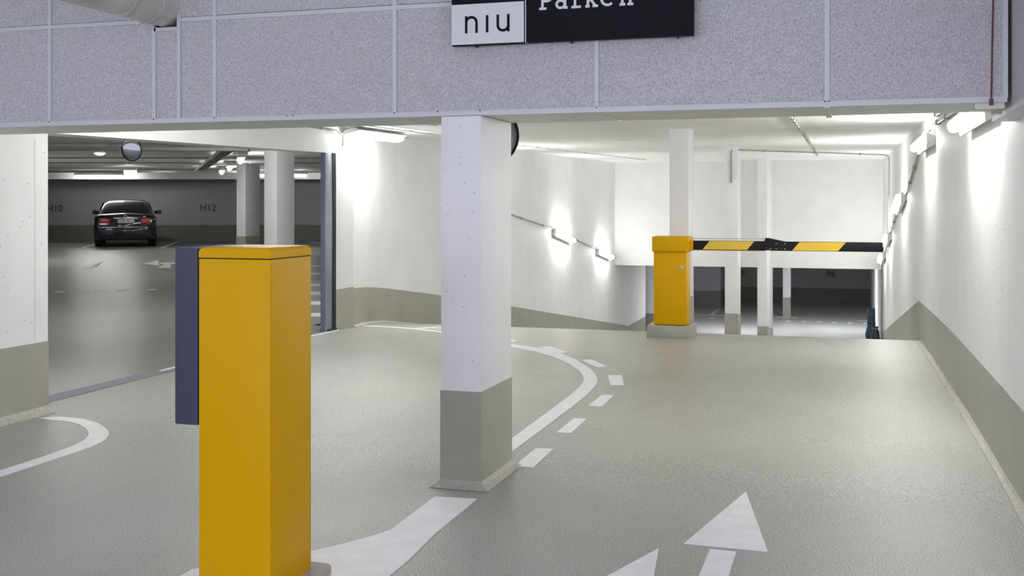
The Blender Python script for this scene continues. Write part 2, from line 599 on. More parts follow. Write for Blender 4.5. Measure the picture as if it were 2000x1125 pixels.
# cladding on the upper right wall beside the beam
clad = empty('wall_cladding', (0.8, 5.9, 2.06), 'grey fibre board cladding on the upper right wall at the frame edge', 'cladding')
box('panel', 0.768, WR, 3.2, 6.62, 2.085, 3.5, 'fibre', clad)
box('edge_strip', 0.762, WR, 3.2, 6.62, 2.06, 2.085, 'batten', clad)
box('edge_strip', 0.758, 0.768, 5.35, 5.40, 2.06, 3.5, 'batten', clad)

# ------------------------------------------------------------------ left walls
wall_l = box('wall_left', -7.4, -5.895, -5, 7.06, -0.2, 3.7, 'white')
tag(wall_l, 'white wall end at the left edge under the beam', 'wall', None, 'structure')
box('plinth_paint', -7.404, -5.891, -4.9, 7.064, 0.0, 0.552, 'skirt', wall_l)
lp = [(-5.895, y) for y in [-4 + i * 0.7 for i in range(0, 16)]] + [(-5.895, 7.06)]
cove_along('mortar_fillet', lp, 0.065, wall_l, lambda i: (1, 0))

box('joint', -5.896, -5.8935, 6.915, 6.921, 0.56, 2.1, 'conduit_white', wall_l)
pin = random.Random(11)
for i in range(14):
    y, z = pin.uniform(6.55, 7.03), pin.uniform(0.65, 2.05)
    box('pinhole', -5.896, -5.8935, y - 0.004, y + 0.004, z - 0.004, z + 0.004, 'conduit', wall_l)
for i in range(26):
    y, z = pin.uniform(6.6, 13.0), pin.uniform(0.7, 1.9)
    box('pinhole', WR - 0.0015, WR + 0.001, y - 0.005, y + 0.005, z - 0.005, z + 0.005, 'conduit', wall_r)
for y, z in ((20.4, 1.0), (20.4, 0.62), (20.4, 0.18), (20.4, -0.15)):
    box('form_seam', WR - 0.0015, WR + 0.001, y - 0.35, y + 0.35, z - 0.004, z + 0.004, 'conduit', wall_r)

GX = -6.3
gate_wall = empty('wall_gate', (GX, 12.9, 0), 'white wall with a deep lintel round the gate opening', 'wall', None, 'structure')
# lintel, its underside rising slightly
mk('lintel', [(GX, 7.06, 2.185), (GX, 12.85, 2.262), (GX, 12.85, 2.75), (GX, 7.06, 2.75),
              (GX - 0.3, 7.06, 2.185), (GX - 0.3, 12.85, 2.262), (GX - 0.3, 12.85, 2.75), (GX - 0.3, 7.06, 2.75)],
   [[0, 1, 2, 3], [4, 5, 6, 7], [0, 1, 5, 4], [3, 2, 6, 7], [0, 3, 7, 4], [1, 2, 6, 5]], 'white', gate_wall)
box('jamb', GX - 0.11, GX, 12.85, 13.39, -0.3, 2.75, 'white', gate_wall)
box('plinth_paint', GX - 0.112, GX + 0.004, 12.846, 13.388, -0.2, 0.51, 'skirt', gate_wall)

# curved ramp wall
lw = [(-6.3, 13.39), (-6.40, 13.8), (-6.52, 14.3), (-6.62, 14.8), (-6.67, 15.3), (-6.66, 15.8), (-6.60, 16.3), (-6.52, 16.9), (-6.45, 17.6),
      (-6.41, 18.5), (-6.4, 20), (-6.4, 22), (-6.4, 24), (-6.4, 26), (-6.4, 28), (-6.4, 30), (-6.4, 31), (-6.4, 33), (-6.4, 36)]
wall_c = prism('wall_ramp', lw + [(-6.9, 36), (-6.95, 15.2), (-6.6, 13.39)], -3.2, 3.2, 'white')
tag(wall_c, 'white curved wall on the left of the ramp behind the pillar', 'wall', None, 'structure')


def lnorm(i):
    a = Vector(lw[max(0, i - 1)])
    b = Vector(lw[min(len(lw) - 1, i + 1)])
    d = (b - a).normalized()
    return d.y, -d.x


strip_along('plinth_paint', lw, -0.05, 0.52, 0.004, 'skirt', wall_c, lnorm)
cove_along('mortar_fillet', lw[:7], 0.04, wall_c, lnorm)

# ------------------------------------------------------------------ ceiling of the lane
vs = []
for y in (6.3, 12, 31.2):
    vs += [(-6.95, y, ceil_z(y)), (1.2, y, ceil_z(y)), (1.2, y, ceil_z(y) + 0.2), (-6.95, y, ceil_z(y) + 0.2)]
fs = [[0, 1, 2, 3], [8, 9, 10, 11]]
for i in (0, 4):
    for k in range(4):
        fs.append([i + k, i + (k + 1) % 4, i + 4 + (k + 1) % 4, i + 4 + k])
ceil = mk('ceiling', vs, fs, 'ceiling')
tag(ceil, 'white ceiling above the ramp lane', 'ceiling', None, 'structure')
ceil_e = box('ceiling_entrance', -7.4, 1.2, -5.0, 6.0, 3.6, 3.8, 'ceiling')
tag(ceil_e, 'ceiling above the entrance bay out of frame', 'ceiling', None, 'structure')

# header at the ramp foot, with the lower deck behind
header = box('wall_ramp_header', -7.2, 1.1, 31.0, 31.35, -0.125, 3.2, 'white')
tag(header, 'white wall above the low opening at the foot of the ramp', 'wall', None, 'structure')
floor_low = box('floor_lower_deck', -14, 1.2, 33.0, 50, LOWZ - 0.2, LOWZ, 'floor_low')
tag(floor_low, 'grey floor of the lower parking deck beyond the ramp', 'floor', None, 'structure')
ceil_low = box('ceiling_lower_deck', -14, 1.2, 31.3, 50, -0.12, 0.1, 'ceiling')
tag(ceil_low, 'ceiling of the lower parking deck hidden above the opening', 'ceiling', None, 'structure')
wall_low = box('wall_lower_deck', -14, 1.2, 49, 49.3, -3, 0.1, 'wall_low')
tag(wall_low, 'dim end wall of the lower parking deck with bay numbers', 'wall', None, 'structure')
box('plinth_paint', -14, 1.2, 48.99, 49, LOWZ, LOWZ + 0.62, 'skirt_hall', wall_low)
flat_w = Matrix.Rotation(math.pi / 2, 4, 'X')
text('bay_number', '96', 0.36, Matrix.Translation((-0.72, 48.99, -1.47)) @ flat_w, 'print', wall_low)
text('bay_number', '95', 0.36, Matrix.Translation((-4.50, 48.99, -1.52)) @ flat_w, 'print', wall_low)
ret_low = box('wall_lower_return', -9, -5.9, 36.2, 36.5, -3, 0.0, 'white')
tag(ret_low, 'narrow white wall return left of the barrier housing', 'wall', None, 'structure')
box('plinth_paint', -9, -5.896, 36.196, 36.504, LOWZ, LOWZ + 0.6, 'skirt', ret_low)
block_low = box('wall_lower_block', -9, -4.93, 44.9, 48.9, -3, 0.1, 'wall_hall')
tag(block_low, 'short wall block on the left of the lower deck', 'wall', None, 'structure')
box('plinth_paint', -9, -4.926, 44.896, 48.9, LOWZ, LOWZ + 0.72, 'skirt_hall', block_low)
for i in range(6):
    x = -2.144 + 0.53 * i
    mark('deck_dash', [(x, 40.75), (x + 0.14, 40.75), (x + 0.14, 41.05), (x, 41.05)], None, floor_low, z=lambda a, b: LOWZ)
for x in (-5.6, -4.9, -3.9, -2.9):
    mark('deck_dash', [(x, 40.9), (x + 0.14, 40.9), (x + 0.14, 41.2), (x, 41.2)], None, floor_low, z=lambda a, b: LOWZ)
mark('bay_line', [(-5.06, 42.3), (-4.94, 42.3), (-4.94, 44.8), (-5.06, 44.8)], 'white bay line running to the wall block', floor_low, z=lambda a, b: LOWZ)
mark('bay_line', [(-6.2, 42.2), (-4.5, 42.2), (-4.5, 42.34), (-6.2, 42.34)], None, floor_low, z=lambda a, b: LOWZ)
mark('bay_line', [(-2.6, 42.2), (-1.8, 42.2), (-1.8, 42.34), (-2.6, 42.34)], None, floor_low, z=lambda a, b: LOWZ)
mark('bay_line', [(0.3, 41.8), (0.88, 41.8), (0.88, 41.9), (0.3, 41.9)], None, floor_low, z=lambda a, b: LOWZ)

# ------------------------------------------------------------------ parking hall behind the gate


def hall_clip(b, x):
    def geo():
        return list(b.verts) + list(b.edges) + list(b.faces)
    bmesh.ops.bisect_plane(b, geom=geo(), plane_co=(x, 0, 0), plane_no=(1, 0, 0), clear_outer=True)
    bmesh.ops.bisect_plane(b, geom=geo(), plane_co=(-6.8, 0, 0), plane_no=(1, 0, 0))
    bmesh.ops.bisect_plane(b, geom=geo(), plane_co=(0, 13.2, 0), plane_no=(0, 1, 0))
    bad = [f_ for f_ in b.faces if f_.calc_center_median().x > -6.8 and f_.calc_center_median().y > 13.2]
    bmesh.ops.delete(b, geom=bad, context='FACES')


hv, hf = [], []
ss = [-34 + 2 * i for i in range(0, 21)]
ts = [4, 8, 12, 15, 19, 23, 27, 31, 33.7, 36, 40]
for t in ts:
    for s in ss:
        p = hp(s, t)
        hv.append((p.x, p.y, zh(t)))
ns = len(ss)
hf = [[j * ns + i, j * ns + i + 1, (j + 1) * ns + i + 1, (j + 1) * ns + i] for j in range(len(ts) - 1) for i in range(ns - 1)]
bm = bmesh.new()
bvs = [bm.verts.new(p) for p in hv]
for q in hf:
    bm.faces.new([bvs[i] for i in q])
hall_clip(bm, -6.34)
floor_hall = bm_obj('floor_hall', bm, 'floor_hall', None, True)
tag(floor_hall, 'pale floor of the parking hall behind the gate opening', 'floor', None, 'structure')


def hall_z(x, y):
    q = HALL.inverted() @ Vector((x, y, 0))
    return zh(q.y)


def hmark(name, pts, label=None, m='paint', h=0.005):
    return mark(name, [(hp(s, t).x, hp(s, t).y) for s, t in pts], label, floor_hall, m, h, z=hall_z)


# darker coating in the bays
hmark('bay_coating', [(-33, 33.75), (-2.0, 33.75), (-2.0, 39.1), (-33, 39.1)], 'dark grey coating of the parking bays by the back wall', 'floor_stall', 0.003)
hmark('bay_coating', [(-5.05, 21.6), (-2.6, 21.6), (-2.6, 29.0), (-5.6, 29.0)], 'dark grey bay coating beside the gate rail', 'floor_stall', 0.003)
hmark('bay_line', [(-13.03, 33.2), (-12.90, 33.2), (-14.3, 38.9), (-14.43, 38.9)], 'white bay line left of the car')
hmark('bay_line', [(-10.62, 33.2), (-10.50, 33.2), (-11.75, 38.9), (-11.87, 38.9)], 'white bay line right of the car')
hmark('bay_line', [(-6.1, 36.3), (-5.9, 36.3), (-7.1, 38.9), (-7.3, 38.9)], 'white bay line behind the hall pillar')
hmark('turn_arrow', [(-10.04, 25.5), (-9.45, 24.3), (-9.39, 24.9), (-9.60, 25.15), (-10.0, 26.9), (-10.25, 26.9), (-9.95, 25.3)],
      'bent white arrow on the hall floor by the left wall')
hmark('turn_arrow', [(-8.72, 26.04), (-8.72, 27.1), (-8.10, 25.3)], 'white arrow head pointing left on the hall floor')
hmark('turn_arrow', [(-8.40, 26.4), (-7.6, 26.4), (-7.6, 25.9), (-8.30, 25.9)], 'white arrow bar behind the ticket column')
hmark('turn_arrow', [(-7.95, 24.7), (-8.16, 25.85), (-8.02, 25.85), (-7.66, 24.7)], 'white arrow foot left of the ticket column')
for s0, s1, t in ((-7.95, -7.83, 19.1), (-7.45, -7.33, 19.2), (-6.95, -6.81, 19.3), (-6.47, -6.35, 19.5), (-5.97, -5.85, 19.6), (-8.47, -8.35, 19.0)):
    hmark('hall_dash', [(s0, t), (s1, t + 0.02), (s1, t + 0.24), (s0, t + 0.22)])
for t0, t1, k in ((25.15, 25.35, 'topmost'), (22.95, 23.2, ''), (20.3, 20.7, ''), (18.7, 19.23, ''), (17.19, 17.64, ''), (15.6, 16.03, '')):
    hmark('crossing_bar', [(-0.20 * t0, t0), (-0.145 * t0, t0), (-0.145 * t1, t1), (-0.20 * t1, t1)])

hc = []
for z in (2.7, 2.9):
    for s, t in ((-34, 6), (8, 6), (8, 40), (-34, 40)):
        p = hp(s, t)
        hc.append((p.x, p.y, z))
bm = bmesh.new()
bvs = [bm.verts.new(p) for p in hc]
for q in ([0, 1, 2, 3], [4, 5, 6, 7], [0, 1, 5, 4], [1, 2, 6, 5], [2, 3, 7, 6], [3, 0, 4, 7]):
    bm.faces.new([bvs[i] for i in q])
hall_clip(bm, -6.35)
ceil_hall = bm_obj('ceiling_hall', bm, 'ceiling')
tag(ceil_hall, 'pale ceiling of the parking hall behind the gate', 'ceiling', None, 'structure')


def hbox(name, s0, s1, t0, t1, z0, z1, m, parent=None):
    vs_ = [hp(s, t, z) for z in (z0, z1) for s, t in ((s0, t0), (s1, t0), (s1, t1), (s0, t1))]
    return mk(name, vs_, [[0, 1, 2, 3], [4, 5, 6, 7], [0, 1, 5, 4], [1, 2, 6, 5], [2, 3, 7, 6], [3, 0, 4, 7]], m, parent)


wall_h = hbox('wall_hall_back', -34, 2, 39.2, 39.5, -0.2, 2.9, 'wall_hall')
tag(wall_h, 'grey back wall of the parking hall with bay numbers', 'wall', None, 'structure')
hbox('plinth_paint', -34, 2, 39.19, 39.2, 0.2, 0.88, 'skirt_hall', wall_h)
fl = HALL @ flat_w
text('bay_number', 'H10', 0.34, Matrix.Translation(hp(-16.28, 39.185, 1.36)) @ fl, 'print', wall_h)
text('bay_number', 'H12', 0.34, Matrix.Translation(hp(-10.82, 39.185, 1.38)) @ fl, 'print', wall_h)
down = hbox('trim_downstand', -34, 2, 37.0, 37.35, 2.46, 2.72, 'ceiling')
tag(down, 'pale concrete downstand under the hall ceiling before the back wall', 'downstand', None, 'structure')
wall_hl = hbox('wall_hall_left', -34.2, -34, 4, 40, -0.2, 2.9, 'wall_hall')
tag(wall_hl, 'far left wall of the parking hall', 'wall', None, 'structure')


# ------------------------------------------------------------------ pillars
def pillar(x0, x1, y0, y1, z0, z1, skirt, label, slope=False, cove=True, group='white pillars with grey green feet'):
    e = empty('concrete_pillar', ((x0 + x1) / 2, (y0 + y1) / 2, z0), label, 'pillar', group)
    box('shaft', x0, x1, y0, y1, z0 - 0.3, z1, 'white_pillar', e, bevel=0.008)
    zb0, zb1 = (prof_lane(y0), prof_lane(y1)) if slope else (z0, z0)
    t = 0.003
    vv = []
    for (x, y, zb) in ((x0 - t, y0 - t, zb0), (x1 + t, y0 - t, zb0), (x1 + t, y1 + t, zb1), (x0 - t, y1 + t, zb1)):
        vv += [(x, y, zb - 0.1), (x, y, zb + skirt)]
    mk('foot_paint', vv, [[0, 2, 3, 1], [2, 4, 5, 3], [4, 6, 7, 5], [6, 0, 1, 7], [1, 3, 5, 7], [0, 2, 4, 6]], 'skirt', e)
    if cove:
        w = 0.05
        P = [(x0, y0), (x1, y0), (x1, y1), (x0, y1)]
        Nn = [(-1, -1), (1, -1), (1, 1), (-1, 1)]
        bm_ = bmesh.new()
        ring = []
        for (x, y), (a, b) in zip(P, Nn):
            zz = zf(x, y)
            ring.append([bm_.verts.new((x, y, zz + w * 0.9)), bm_.verts.new((x + a * w * 0.45, y + b * w * 0.45, zz + w * 0.4)),
                         bm_.verts.new((x + a * w * 1.1, y + b * w * 1.1, zz + 0.002))])
        for i in range(4):
            j = (i + 1) % 4
            for k in range(2):
                bm_.faces.new((ring[i][k], ring[i][k + 1], ring[j][k + 1], ring[j][k]))
        bm_obj('mortar_fillet', bm_, 'cove', e)
    return e


main_p = pillar(-2.221, -1.978, 5.877, 6.458, 0.0, 2.104, 0.545, 'large white pillar in the foreground carrying the sign beam')
hole_rng = random.Random(3)
for i in range(16):
    z = hole_rng.uniform(0.7, 2.05)
    x = hole_rng.uniform(-2.19, -2.0)
    box('pinhole', x - 0.003, x + 0.003, 5.8755, 5.88, z - 0.003, z + 0.003, 'conduit', main_p)
pillar(-2.33, -2.07, 14.95, 15.45, -0.16, 2.66, 0.52, 'white pillar directly behind the yellow barrier housing', True)
pillar(-2.26, -2.015, 21.3, 21.85, -0.99, 2.75, 0.52, 'white pillar behind the inner half of the barrier arm', True, False)
pillar(-2.25, -2.0, 29.0, 31.2, -2.05, 2.82, 0.52, 'white pillar carrying the header at the ramp foot', True, False)
pillar(-2.36, -2.08, 42.5, 42.9, LOWZ, 0.0, 0.72, 'white pillar standing on the lower deck', False, False)
pillar(-15.95, -15.67, 26.49, 27.26, 0.24, 2.72, 0.5, 'farther white pillar inside the parking hall', False, False, 'hall pillars')
pillar(-9.65, -9.40, 16.92, 17.55, 0.05, 2.72, 0.5, 'nearer broad white pillar inside the parking hall', False, False, 'hall pillars')

# ------------------------------------------------------------------ sign beam
beam = empty('cladded_beam', (-2.5, 6.2, 2.105), 'wide beam clad in grey fibre boards across the top of the picture', 'beam')
BX0, BX1, BY0, BY1, BZ = -5.9, 0.745, 5.877, 6.56, 2.105
box('core', BX0, -4.2, BY0 + 0.04, BY1, BZ + 0.025, 3.6, 'dark', beam)
box('core', -4.2, -3.955, BY0 + 0.30, BY1, BZ + 0.025, 3.6, 'dark', beam)
box('core', -3.955, BX1, BY0 + 0.04, BY1, BZ + 0.025, 3.6, 'dark', beam)
bx = [BX0, -4.897, -4.12, -3.95, -3.693, -2.507, -1.315, -0.106, BX1]
g = 0.003
for i in range(len(bx) - 1):
    a, b = bx[i] + g, bx[i + 1] - g
    if i == 1:
        box('panel', a, b, BY0 + 0.012, BY0 + 0.04, BZ + 0.02, 2.75, 'fibre', beam)
        box('panel', a, -4.21, BY0 + 0.012, BY0 + 0.04, 2.756, 3.55, 'fibre', beam)
    elif i == 2:
        box('panel', a, b, BY0 + 0.012, BY0 + 0.04, BZ + 0.02, 2.69, 'fibre', beam)
        box('panel', -4.2, b, BY0 + 0.012, BY0 + 0.04, 2.98, 3.55, 'fibre', beam)
    else:
        dz = 0.002 * ((i * 5) % 3)
        box('panel', a, b, BY0 + 0.012 - dz, BY0 + 0.04, BZ + 0.02, 2.75, 'fibre', beam)
        box('panel', a, b, BY0 + 0.012 - dz, BY0 + 0.04, 2.756, 3.55, 'fibre', beam)
for x, z1 in ((-4.897, 3.55), (-4.12, 2.70), (-3.944, 3.55), (-3.693, 3.55), (-2.507, 3.55), (-1.315, 3.55), (-0.106, 3.55), (BX1 - 0.008, 3.55)):
    box('batten', x - 0.012, x + 0.012, BY0 + 0.002, BY0 + 0.014, BZ + 0.02, z1, 'batten', beam)
box('batten', BX0, -4.22, BY0 + 0.004, BY0 + 0.014, 2.727, 2.752, 'batten', beam)
box('batten', -4.12, -3.955, BY0 + 0.002, BY0 + 0.014, 2.675, 2.697, 'batten', beam)
box('batten', -3.944, BX1, BY0 + 0.004, BY0 + 0.014, 2.727, 2.752, 'batten', beam)
box('edge_strip', BX0, BX1, BY0, BY0 + 0.016, BZ, BZ + 0.028, 'batten', beam)
for x in (-4.897, -4.12, -3.693, -2.507, -1.315, -0.115, -0.097, -3.2, -3.16, -2.24, -1.985):
    prism('screw', [(x + 0.0045 * math.cos(k * 1.047), BZ + 0.026 + 0.0045 * math.sin(k * 1.047)) for k in range(6)], BY0 - 0.002, BY0 + 0.002, 'screw', beam, 'y')
# underside boards in two rows with light cover strips
sx = [BX0, -4.897, -3.693, -2.507, -1.315, -0.106, BX1]
for i in range(len(sx) - 1):
    for y0, y1, dz in ((BY0 + 0.016, BY0 + 0.40, 0.0), (BY0 + 0.404, BY1, 0.004)):
        if sx[i] < -2.0 < sx[i + 1] or sx[i] < -2.2 < sx[i + 1]:
            pass
        box('soffit_board', sx[i] + 0.003, sx[i + 1] - 0.003, y0, y1, BZ + dz + 0.001 * (i % 3), BZ + 0.025, 'soffit', beam)
box('cover_strip', -0.122, -0.09, BY0 - 0.003, BY1 + 0.005, BZ - 0.006, BZ + 0.002, 'soffit_strip', beam)
for x in (-1.315, -2.507):
    box('cover_strip', x - 0.006, x + 0.006, BY0 + 0.016, BY1, BZ - 0.003, BZ + 0.002, 'soffit_strip', beam)
box('end_bracket', 0.60, 0.735, BY0 + 0.02, BY0 + 0.10, BZ - 0.03, BZ, 'soffit_strip', beam)
box('end_bracket', 0.69, 0.735, BY0 + 0.10, BY0 + 0.16, BZ - 0.05, BZ, 'conduit', beam)

red = empty('red_cable', (0.672, 5.86, 2.09), 'thin red cable hanging down the beam at the far right', 'cable')
tube('cord', [(0.690, 5.872, 3.5), (0.684, 5.868, 2.8), (0.676, 5.868, 2.4), (0.672, 5.868, 2.12)], 0.004, 'red', red, 6)
box('end_clip', 0.662, 0.680, 5.856, 5.876, 2.09, 2.12, 'red', red)

# ------------------------------------------------------------------ hanging sign
SY = 5.80
sign = empty('parking_sign', (-1.45, SY, 2.49), 'black and white sign board on the beam lettered niu and Parken', 'sign')
box('board', -1.692, -0.780, SY, SY + 0.05, 2.492, 3.02, 'sign_black', sign, bevel=0.002)
box('tile_backing', -2.128, -1.698, SY + 0.001, SY + 0.05, 2.490, 3.02, 'sign_black', sign, bevel=0.002)
box('white_tile', -2.126, -1.705, SY - 0.002, SY + 0.001, 2.494, 2.718, 'sign_white', sign)
box('divider', -1.698, -1.692, SY - 0.002, SY + 0.05, 2.490, 3.02, 'sign_edge', sign)
for x in (-2.0, -1.45, -0.87):
    box('fixing', x - 0.006, x + 0.006, SY + 0.01, SY + 0.076, 2.484, 2.494, 'screw', sign)
# niu: plain round-shouldered lower case
zb, xh, w = 2.556, 0.096, 0.0145
h = w / 2
r = 0.0305
ribbon('lettering', [
    [(-2.047 + h, zb), (-2.047 + h, zb + xh)],
    arc(-2.047 + h + r, zb + xh - h - r, r, 165, 0, 12) + [(-2.047 + h + 2 * r, zb)],
    [(-1.924 + h, zb), (-1.924 + h, zb + xh)],
    [(-1.862 + h, zb + xh)] + arc(-1.862 + h + r, zb + h + r, r, 180, 345, 12),
    [(-1.862 + h + 2 * r, zb), (-1.862 + h + 2 * r, zb + xh)],
], w, SY - 0.002, 0.0012, 'sign_black', sign)
# Parken: typewriter slab letters
W2 = 0.0135
adv = 0.0955
x0 = -1.617
zb = 2.664
xh = 0.082
cap = 0.112


def S(i, pts):
    return [(x0 + adv * i + a, zb + b) for a, b in pts]


hh = W2 / 2
paths = []
paths += [S(0, [(0, hh), (0.040, hh)]), S(0, [(0.018, 0), (0.018, cap)]), S(0, [(0, cap - hh), (0.045, cap - hh)])]
paths += [[(x0 + 0.043, zb + cap - hh)] + arc(x0 + 0.043, zb + cap - hh - 0.029, 0.029, 90, -90, 12) + [(x0 + 0.018, zb + cap - hh - 0.058)]]
bx_, bz_ = x0 + adv + 0.013, zb
paths += [arc(bx_ + 0.012, bz_ + 0.0265, 0.020, 0, 360, 20, 1.15), [(bx_ + 0.037, bz_ + 0.0), (bx_ + 0.037, bz_ + 0.058)],
          arc(bx_ + 0.014, bz_ + 0.055, 0.022, 0, 150, 10), [(bx_ + 0.034, bz_ + hh), (bx_ + 0.052, bz_ + hh)]]
paths += [S(2, [(-0.010, hh), (0.043, hh)]), S(2, [(0.010, 0), (0.010, xh)]), S(2, [(-0.010, xh - hh), (0.012, xh - hh)]),
          [(x0 + 2 * adv + 0.010, zb + xh - 0.026)] + arc(x0 + 2 * adv + 0.032, zb + xh - 0.029, 0.022, 160, 50, 8)]
paths += [S(3, [(-0.028, hh), (-0.004, hh)]), S(3, [(-0.014, 0), (-0.014, cap)]), S(3, [(-0.028, cap - hh), (-0.014, cap - hh)]),
          S(3, [(-0.012, 0.034), (0.026, xh - hh)]), S(3, [(0.000, 0.046), (0.028, hh)]), S(3, [(0.012, hh), (0.042, hh)]),
          S(3, [(0.010, xh - hh), (0.038, xh - hh)])]
ex = x0 + 4 * adv - 0.001
paths += [[(ex - 0.032, zb + 0.044), (ex + 0.030, zb + 0.044)] + arc(ex, zb + 0.041, 0.033, 5, 315, 20)]
paths += [S(5, [(-0.031, hh), (0.000, hh)]), S(5, [(-0.016, 0), (-0.016, xh)]), S(5, [(-0.031, xh - hh), (-0.016, xh - hh)]),
          [(x0 + 5 * adv - 0.016, zb + xh - 0.028)] + arc(x0 + 5 * adv + 0.006, zb + xh - 0.028, 0.021, 170, 0, 10) + [(x0 + 5 * adv + 0.027, zb)],
          S(5, [(0.012, hh), (0.043, hh)])]
ribbon('lettering', paths, W2, SY, 0.0012, 'sign_white', sign)

# ------------------------------------------------------------------ wrapped pipe into the beam
pipe = empty('wrapped_pipe', (-4.06, 5.9, 2.70), 'foil wrapped pipe running into a hole in the beam', 'pipe')
py = [1.2 + 0.4 * i for i in range(0, 12)] + [5.95, 6.1]
pts = [(-4.065 + 0.004 * math.sin(i * 1.7), y, 2.835 + 0.003 * math.cos(i * 2.3)) for i, y in enumerate(py)]
tube('pipe_jacket', pts, 0.13, 'foil', pipe, 28)
for y in (5.72, 5.47, 5.13, 4.6):
    tube('seam_band', [(-4.065, y - 0.006, 2.835), (-4.065, y + 0.006, 2.835)], 0.1345, 'foil', pipe, 28)

# ------------------------------------------------------------------ ticket column
tk = empty('ticket_column', (-2.375, 4.1, 0.0), 'tall yellow ticket column with slate blue front panel in the foreground', 'ticket machine')
TX0, TX1, TY0, TY1 = -2.538, -2.210, 3.925, 4.276


def rbox(name, x0, x1, y0, y1, z0, z1, m, parent, r, edges, seg=6, small=0.003):
    """box with chosen edges rounded (r) and the others slightly broken; edges(v1,v2) -> bool"""
    bm_ = bmesh.new()
    vs_ = [bm_.verts.new(p) for p in ((x0, y0, z0), (x1, y0, z0), (x1, y1, z0), (x0, y1, z0), (x0, y0, z1), (x1, y0, z1), (x1, y1, z1), (x0, y1, z1))]
    for f_ in ((0, 3, 2, 1), (4, 5, 6, 7), (0, 1, 5, 4), (1, 2, 6, 5), (2, 3, 7, 6), (3, 0, 4, 7)):
        bm_.faces.new([vs_[i] for i in f_])
    sel = [e_ for e_ in bm_.edges if edges((e_.verts[0].co + e_.verts[1].co) / 2, e_.verts[1].co - e_.verts[0].co)]
    bmesh.ops.bevel(bm_, geom=sel, offset=r, segments=seg, profile=0.5, affect='EDGES')
    return bm_obj(name, bm_, m, parent, True, 30)


rbox('base_plate', TX0 - 0.05, TX1 + 0.075, TY0 - 0.06, TY1 + 0.085, 0.0, 0.035, 'concrete', tk, 0.06, lambda c, d: abs(d.z) > 0.01 and abs(d.x) < 1e-4, 6)
box('body', TX0, TX1, TY0, TY1, 0.03, 1.380, 'yellow', tk, bevel=0.004)
box('shadow_gap', TX0 + 0.004, TX1 - 0.004, TY0 + 0.004, TY1 - 0.004, 1.378, 1.386, 'gap', tk)
rbox('cap', TX0, TX1, TY0, TY1, 1.3845, 1.427, 'yellow', tk, 0.022, lambda c, d: c.z > 1.42, 6)
box('panel_gap', TX0 - 0.006, TX0 + 0.001, TY0 + 0.004, TY1 - 0.004, 0.706, 1.416, 'gap', tk)
rbox('front_panel', TX0 - 0.118, TX0 - 0.004, TY0 - 0.002, TY1 + 0.002, 0.700, 1.424, 'slate', tk, 0.018,
     lambda c, d: c.x < TX0 - 0.1 or (abs(d.y) > 0.1 and c.z > 1.4), 6)
# operating side facing the driver
box('display', TX0 - 0.1195, TX0 - 0.116, 4.0, 4.2, 1.20, 1.33, 'black', tk)
box('ticket_slot', TX0 - 0.1195, TX0 - 0.116, 4.06, 4.15, 1.08, 1.095, 'black', tk)
lathe('call_button', [(0.016, 0), (0.016, 0.006), (0.010, 0.009)], 'lock', tk, 16, Matrix.Translation((TX0 - 0.117, 4.1, 0.95)) @ Matrix.Rotation(-math.pi / 2, 4, 'Y'))

# ------------------------------------------------------------------ barrier
bz0 = -0.14
bar = empty('barrier_gate', (-2.24, 14.55, bz0), 'yellow barrier housing with striped folding arm across the ramp lane', 'barrier')
box('plinth', -2.53, -1.95, 14.3, 14.85, bz0 - 0.05, 0.022, 'skirt', bar, bevel=0.012)
box('housing', -2.448, -2.018, 14.37, 14.74, 0.03, 0.985, 'yellow', bar, bevel=0.008)
box('housing_foot', -2.43, -2.035, 14.39, 14.72, 0.018, 0.035, 'gap', bar)
box('head', -2.468, -1.985, 14.35, 14.76, 0.985, 1.184, 'yellow', bar, bevel=0.012)
lk = lathe('lock', [(0.028, 0), (0.028, 0.006), (0.020, 0.010)], 'lock', bar, 18, Matrix.Translation((-2.085, 14.371, 0.776)) @ Matrix.Rotation(math.pi / 2, 4, 'X'))
box('keyhole', -2.091, -2.079, 14.358, 14.362, 0.768, 0.784, 'black', lk)
AY0, AY1 = 14.47, 14.53
AZ0, AZ1 = 1.012, 1.132
box('arm_mount', -2.0, -1.945, 14.44, 14.56, 1.0, 1.145, 'yellow', bar, bevel=0.006)
arm = box('arm', -1.965, -1.02, AY0, AY1, AZ0, AZ1, 'black', bar, bevel=0.004)
arm2 = box('arm', -0.96, 0.414, AY0, AY1, AZ0 - 0.002, AZ1 - 0.002, 'black', bar, bevel=0.004)
sl = 0.093


def stripe(xa, xb, parent, dz=0.0):
    for y0, y1 in ((AY0 - 0.0015, AY0 + 0.001), (AY1 - 0.001, AY1 + 0.0015)):
        prism('stripe', [(xa, AZ0 + 0.006 + dz), (xb, AZ0 + 0.006 + dz), (xb + sl, AZ1 - 0.004 + dz), (xa + sl, AZ1 - 0.004 + dz)], y0, y1, 'yellow_film', parent, 'y')


def ax(px):
    u = (px - 1000) / 2150
    return 14.47 * (-math.sin(YAW) + u * math.cos(YAW)) / (math.cos(YAW) + u * math.sin(YAW))


